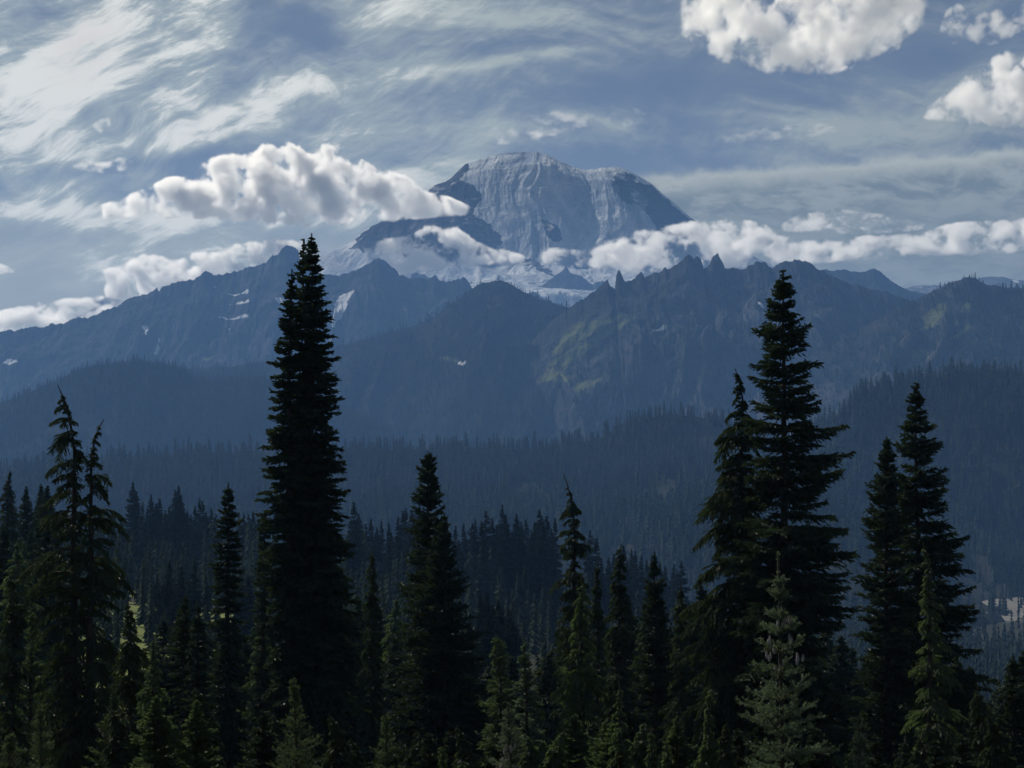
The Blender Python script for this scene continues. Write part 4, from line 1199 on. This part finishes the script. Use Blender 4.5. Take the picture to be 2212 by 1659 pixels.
def valley_wood():
    rng = np.random.default_rng(5)
    n = 60000
    y = np.concatenate([np.sqrt(rng.uniform(340 ** 2, 2000 ** 2, n - 6000)), rng.uniform(90, 340, 6000)])
    r = rng.uniform(-0.30, 0.30, n)
    x = r * y
    px = px_of(x, y)
    mead = (px < 700) & (y > 440) & (y < 610) & (fbm(x / 45, y / 45, 4, 5) > 0.46)
    grav = (px > 2075) & (y > 1330) & (y < 2080) & (rng.uniform(0, 1, n) > 0.04)
    mead |= (px > 270) & (px < 570) & (y > 170) & (y <= 440) & (rng.uniform(0, 1, n) > 0.10)
    rightnear = (y < 560) & (r > 0.02)
    ok = ~mead & ~grav & (rng.uniform(0, 1, n) < np.clip((fbm(x / 70, y / 70, 4, 3) - 0.28) * 4, 0.05, 1))
    k = np.where(ok)[0]
    keep = []
    cell = {}
    for i in k:
        c = (int(x[i] // 6.5), int(y[i] // 6.5))
        if c not in cell:
            cell[c] = 1
            keep.append(i)
    k = np.array(keep)
    for lab, sel, lod in (('conifers filling the near valley floor', y[k] < 900, 3), ('conifers filling the far valley floor', y[k] >= 900, 2)):
        q = k[sel]
        H = rng.uniform(14, 24, len(q)) * np.interp(y[q], [90, 150, 350, 560, 561], [0.12, 0.22, 0.5, 0.75, 1.0])
        forest('forest', lab, np.stack([x[q], y[q], ground_z(x[q], y[q]) - 0.6], 1), H, H * rng.uniform(0.11, 0.17, len(q)), lod, 31)


valley_wood()


# ------------------------------------------------------------------ haze: one closed box of even air round the viewer and the ridges
HX, HY0, HY1, HZ0, HZ1 = 6000.0, -400.0, 8600.0, -420.0, 815.0


def build_haze():
    V3 = np.array([(sx * HX, y, z) for z in (HZ0, HZ1) for y in (HY0, HY1) for sx in (-1, 1)])
    F = np.array([(0, 2, 3, 1), (4, 5, 7, 6), (0, 1, 5, 4), (2, 6, 7, 3), (0, 4, 6, 2), (1, 3, 7, 5)])
    m_, t = material('blue_air')
    v = t.n('ShaderNodeVolumePrincipled')
    v.inputs['Color'].default_value = (0.21, 0.44, 0.93, 1)
    v.inputs['Density'].default_value = HAZE_DENSITY
    v.inputs['Anisotropy'].default_value = 0.1
    o = t.n('ShaderNodeOutputMaterial')
    t.l(v.outputs[0], o.inputs['Volume'])
    link('haze', mk_mesh('haze', V3, F, False, None, [m_]), kind='stuff')


HAZE_DENSITY = 0.78e-4
build_haze()


# ------------------------------------------------------------------ cumulus clouds: real volumes beyond the haze
def curve_node(t, fac, pts):
    nd = t.n('ShaderNodeFloatCurve')
    c = nd.mapping.curves[0]
    pts = sorted(pts)
    while len(c.points) < len(pts):
        c.points.new(0.5, 0.5)
    for p, (a, b) in zip(c.points, pts):
        p.location = (a, b)
        p.handle_type = 'AUTO_CLAMPED'
    nd.mapping.update()
    t.put(nd.inputs['Value'], fac)
    return nd.outputs[0]


def cloud(label, top, bot, D, depth, dens=0.02, feat=420.0, amp=1.5, edge=0.35, aniso=0.6, stretch=1.0, vox=6.0, wisp=0.4, bias=0.15, cap=0.55):
    feat, depth = feat * 0.5, depth * 0.65
    """top, bot: outline measured in the photograph, taken to the real height at distance D; depth: half thickness in metres"""
    T = np.array([at(a, b, D) for a, b in top])
    B = np.array([at(a, b, D) for a, b in bot])
    x0, x1 = min(T[0, 0], B[0, 0]), max(T[-1, 0], B[-1, 0])
    z0, z1 = B[:, 2].min(), T[:, 2].max()
    Wd, Hh, xc = x1 - x0, z1 - z0, (x0 + x1) / 2
    us = np.linspace(0, 1, 40)
    xs = x0 + us * Wd
    tz, bz = np.interp(xs, T[:, 0], T[:, 2]), np.interp(xs, B[:, 0], B[:, 2])
    half = np.maximum((tz - bz) / 2, 1.0)
    mid = (tz + bz) / 2
    hm = half.max()
    PAD = 1.32
    ang = np.linspace(0, 2 * math.pi, 20, endpoint=False)
    hs, md = half[:, None] * PAD + 12, mid[:, None]
    dep = depth * (0.3 + 0.7 * half / hm)[:, None] * PAD
    V3 = np.stack([np.broadcast_to((xs - xc)[:, None], (40, 20)), dep * np.cos(ang)[None], md + hs * np.sin(ang)[None] - z0], 2).reshape(-1, 3)
    gt = bpy.data.node_groups.new('cloud_vapour_field', 'GeometryNodeTree')
    gt.interface.new_socket('Geometry', in_out='INPUT', socket_type='NodeSocketGeometry')
    gt.interface.new_socket('Geometry', in_out='OUTPUT', socket_type='NodeSocketGeometry')
    t = NT(gt)
    co = t.n('GeometryNodeInputPosition').outputs[0]
    sp = t.n('ShaderNodeSeparateXYZ')
    t.l(co, sp.inputs[0])
    fac = t.m('MULTIPLY_ADD', sp.outputs[0], 1.0 / Wd, 0.5, clamp=True)
    midc = curve_node(t, fac, [(u, (m2 - z0) / Hh) for u, m2 in zip(us[::2], mid[::2])] + [(1.0, (mid[-1] - z0) / Hh)])
    halfc = curve_node(t, fac, [(u, h2 / Hh) for u, h2 in zip(us[::2], half[::2])] + [(1.0, half[-1] / Hh)])
    a = t.m('DIVIDE', t.m('SUBTRACT', t.m('MULTIPLY', sp.outputs[2], 1.0 / Hh), midc), t.m('MAXIMUM', halfc, 0.01))
    dp = t.m('MULTIPLY_ADD', halfc, 0.7 * depth / (hm / Hh), 0.3 * depth)
    c = t.m('DIVIDE', sp.outputs[1], dp)
    shape = t.m('SUBTRACT', 1.0, t.m('ADD', t.m('MULTIPLY', a, a), t.m('MULTIPLY', c, c)))
    sc3 = t.n('ShaderNodeVectorMath', operation='MULTIPLY_ADD')
    t.l(co, sc3.inputs[0])
    sc3.inputs[1].default_value = (1.0 / (feat * stretch), 0.5 / feat, 1.0 / feat)
    sc3.inputs[2].default_value = (T[0, 0] / 37.0, D / 91.0, z0 / 53.0)
    wob = t.noise(sc3.outputs[0], 2.2, 3.0, 0.55, col=True)
    wp = t.vm('ADD', sc3.outputs[0], t.vm('SCALE', t.vm('SUBTRACT', wob, (0.5, 0.5, 0.5)), 0.55))
    n_ = t.noise(wp, 1.1, 7.0, 0.66)
    vo = t.n('ShaderNodeTexVoronoi', feature='F1')
    t.l(wp, vo.inputs['Vector'])
    vo.inputs['Scale'].default_value = 1.0
    vo.inputs['Detail'].default_value = 2.0
    vo.inputs['Roughness'].default_value = 0.55
    vo.inputs['Lacunarity'].default_value = 2.3
    puff = t.m('MULTIPLY_ADD', vo.outputs['Distance'], -0.95 * amp * (1 - wisp), 0.45 * amp * (1 - wisp))
    q = t.m('ADD', t.m('MINIMUM', t.m('MULTIPLY', t.m('ADD', shape, bias), 1.8), cap), t.m('MULTIPLY', t.m('MULTIPLY_ADD', halfc, 0.5 / (hm / Hh), 0.5), t.m('ADD', puff, t.m('MULTIPLY', t.m('SUBTRACT', n_, 0.53), amp * (1.0 + 1.8 * wisp)))))
    ends = t.m('MULTIPLY', t.m('MINIMUM', fac, t.m('SUBTRACT', 1.0, fac)), 24.0, clamp=True)
    q = t.m('ADD', q, t.m('MULTIPLY_ADD', ends, 0.9, -0.9))
    den = t.ramp(q, 0.0, edge)
    lo, hi = V3.min(0), V3.max(0)
    vc = t.n('GeometryNodeVolumeCube')
    t.l(den, vc.inputs['Density'])
    vc.inputs['Background'].default_value = 0.0
    vc.inputs['Min'].default_value = tuple(lo)
    vc.inputs['Max'].default_value = tuple(hi)
    for k, nm in enumerate(('X', 'Y', 'Z')):
        vc.inputs['Resolution ' + nm].default_value = int(np.clip((hi[k] - lo[k]) / (vox * (1, 1.6, 1)[k]), 12, 700))
    sm = t.n('GeometryNodeSetMaterial')
    t.l(vc.outputs[0], sm.inputs['Geometry'])
    go = t.n('NodeGroupOutput')
    t.l(sm.outputs[0], go.inputs[0])
    m_, t = material('cloud_vapour')
    v = t.n('ShaderNodeVolumePrincipled')
    v.inputs['Color'].default_value = (0.997, 0.997, 0.997, 1)
    v.inputs['Anisotropy'].default_value = aniso
    v.inputs['Density'].default_value = dens * 2.0
    o = t.n('ShaderNodeOutputMaterial')
    t.l(v.outputs[0], o.inputs['Volume'])
    m_.cycles.volume_step_rate = 2.5
    sm.inputs['Material'].default_value = m_
    vd = bpy.data.volumes.new('cloud')
    vd.materials.append(m_)
    ob = link('cloud', vd, label=label, category='cloud', group='cumulus clouds round the mountain')
    ob.modifiers.new('vapour', 'NODES').node_group = gt
    ob.location = (xc, D, z0)


cloud('big heaped white cumulus with grey base floating left of the snowy summit',
      [(195, 455), (260, 430), (330, 405), (350, 390), (420, 380), (450, 350), (490, 340), (540, 335), (575, 325), (610, 309), (650, 330), (665, 340), (690, 322), (720, 315), (760, 330), (790, 352), (830, 375), (880, 385), (905, 410), (960, 425), (1030, 452)],
      [(195, 470), (330, 466), (500, 472), (650, 486), (800, 478), (900, 470), (1030, 462)], 9700, 380, dens=0.034, feat=300, amp=2.3, edge=0.7, wisp=0.55, bias=0.36, cap=0.62)
cloud('ragged white cloud lying across the glacier below the summit',
      [(690, 575), (740, 545), (800, 522), (870, 512), (905, 500), (935, 487), (985, 490), (1020, 515), (1060, 535), (1100, 540), (1150, 560)],
      [(690, 590), (760, 590), (850, 588), (950, 578), (1050, 572), (1150, 570)], 9300, 200, dens=0.026, feat=190, amp=2.7, edge=0.8, wisp=0.75, stretch=1.2, cap=0.50)
cloud('long white cloud bank trailing from the mountain foot to the right edge',
      [(1130, 560), (1190, 535), (1230, 530), (1260, 545), (1300, 520), (1350, 505), (1400, 495), (1440, 492), (1500, 480), (1560, 476), (1620, 480), (1660, 490), (1700, 512), (1760, 520), (1850, 512), (1950, 508), (2010, 500), (2060, 482), (2150, 478), (2250, 474), (2330, 480)],
      [(1130, 568), (1200, 568), (1300, 582), (1400, 588), (1600, 580), (1800, 565), (2000, 552), (2150, 545), (2330, 545)], 9300, 260, dens=0.024, feat=210, amp=2.7, edge=0.75, stretch=1.35, wisp=0.75, bias=0.28, cap=0.50)
cloud('thin torn white cloud above the long bank on the right',
      [(1680, 490), (1720, 462), (1790, 452), (1870, 458), (1940, 470), (2010, 484)],
      [(1680, 498), (1760, 503), (1860, 506), (1950, 502), (2010, 492)], 9900, 170, dens=0.016, feat=190, amp=2.6, edge=0.9, stretch=1.6, wisp=0.8, cap=0.42)
cloud('bright billowing cloud behind the rock tower of the left ridge',
      [(215, 585), (260, 575), (300, 552), (330, 548), (380, 562), (420, 548), (470, 540), (530, 525), (580, 520), (640, 520), (690, 532), (716, 552)],
      [(215, 640), (330, 660), (420, 650), (520, 630), (640, 620), (716, 575)], 9200, 240, dens=0.026, feat=200, amp=1.6, edge=0.5, wisp=0.45, bias=0.22)
cloud('low bright cloud behind the wooded left slope of the ridge',
      [(-80, 700), (0, 672), (80, 655), (160, 645), (230, 640), (290, 636), (330, 645)],
      [(-80, 730), (60, 725), (160, 712), (250, 690), (330, 660)], 9200, 220, dens=0.024, feat=190, amp=1.6, edge=0.5, stretch=1.4, wisp=0.5, bias=0.22)
cloud('small white puff low at the left edge', [(-60, 560), (-20, 562), (10, 572), (34, 584)], [(-60, 592), (0, 592), (34, 590)], 9900, 120, dens=0.012, feat=130, amp=1.5)
cloud('large white cumulus with rounded grey underside cut by the top edge',
      [(1455, 45), (1480, -20), (1560, -60), (1700, -80), (1850, -80), (1950, -50), (2000, 0), (2010, 30)],
      [(1455, 60), (1500, 95), (1570, 120), (1640, 140), (1690, 158), (1760, 156), (1830, 150), (1890, 120), (1950, 90), (2010, 40)], 9000, 420, dens=0.014, feat=330, amp=2.6, edge=0.9, wisp=0.7, bias=0.28, cap=0.54)
cloud('white cumulus with a slanting wispy side at the right edge',
      [(1985, 245), (2030, 210), (2070, 175), (2110, 148), (2150, 122), (2190, 120), (2240, 140), (2330, 150), (2400, 200)],
      [(1985, 255), (2080, 262), (2180, 268), (2300, 262), (2400, 240)], 9600, 320, dens=0.016, feat=280, amp=2.6, edge=0.9, wisp=0.7, bias=0.28, cap=0.54)
cloud('small upright wisp of cloud near the top right corner', [(2030, 60), (2045, 20), (2070, 5), (2090, 25), (2100, 60)], [(2030, 66), (2060, 98), (2100, 75)], 9400, 110, dens=0.010, feat=140, amp=1.5, edge=0.7)
cloud('thin torn cloud in the top right corner', [(2080, 70), (2110, 30), (2150, 15), (2180, 40), (2230, -20), (2290, -40)], [(2080, 80), (2120, 105), (2170, 90), (2290, 20)], 9500, 160, dens=0.007, feat=160, amp=1.5, edge=0.7)
cloud('small white puff below the left cirrus', [(155, 358), (190, 348), (235, 350), (265, 338), (292, 350)], [(155, 364), (220, 375), (292, 366)], 9500, 90, dens=0.009, feat=110, amp=1.6, edge=0.6)
cloud('tiny white tuft high on the left', [(198, 270), (215, 257), (240, 252)], [(198, 278), (218, 288), (240, 270)], 9500, 50, dens=0.008, feat=80, amp=1.5, edge=0.7)
cloud('flat rippled white cloud just above the summit', [(1030, 290), (1080, 272), (1130, 250), (1180, 240), (1240, 236), (1290, 252)], [(1030, 296), (1080, 312), (1150, 308), (1220, 285), (1290, 268)], 9900, 200, dens=0.005, feat=110, amp=2.0, edge=0.8, stretch=2.0)
cloud('pale fluted cloud right above the summit dome', [(1300, 262), (1330, 238), (1370, 232), (1400, 246)], [(1300, 270), (1345, 282), (1400, 256)], 9900, 120, dens=0.004, feat=90, amp=2.0, edge=0.8, stretch=1.5)
cloud('flat streak of rippled cloud right of the summit', [(1530, 300), (1600, 285), (1680, 272), (1760, 266), (1820, 276)], [(1530, 306), (1620, 308), (1720, 300), (1820, 284)], 9900, 150, dens=0.005, feat=90, amp=2.0, edge=0.8, stretch=2.2)
cloud('tiny scrap of cloud against the middle of the snow face', [(1150, 488), (1175, 479), (1200, 488)], [(1150, 494), (1178, 500), (1200, 494)], 9500, 40, dens=0.009, feat=60, amp=1.5, edge=0.7)
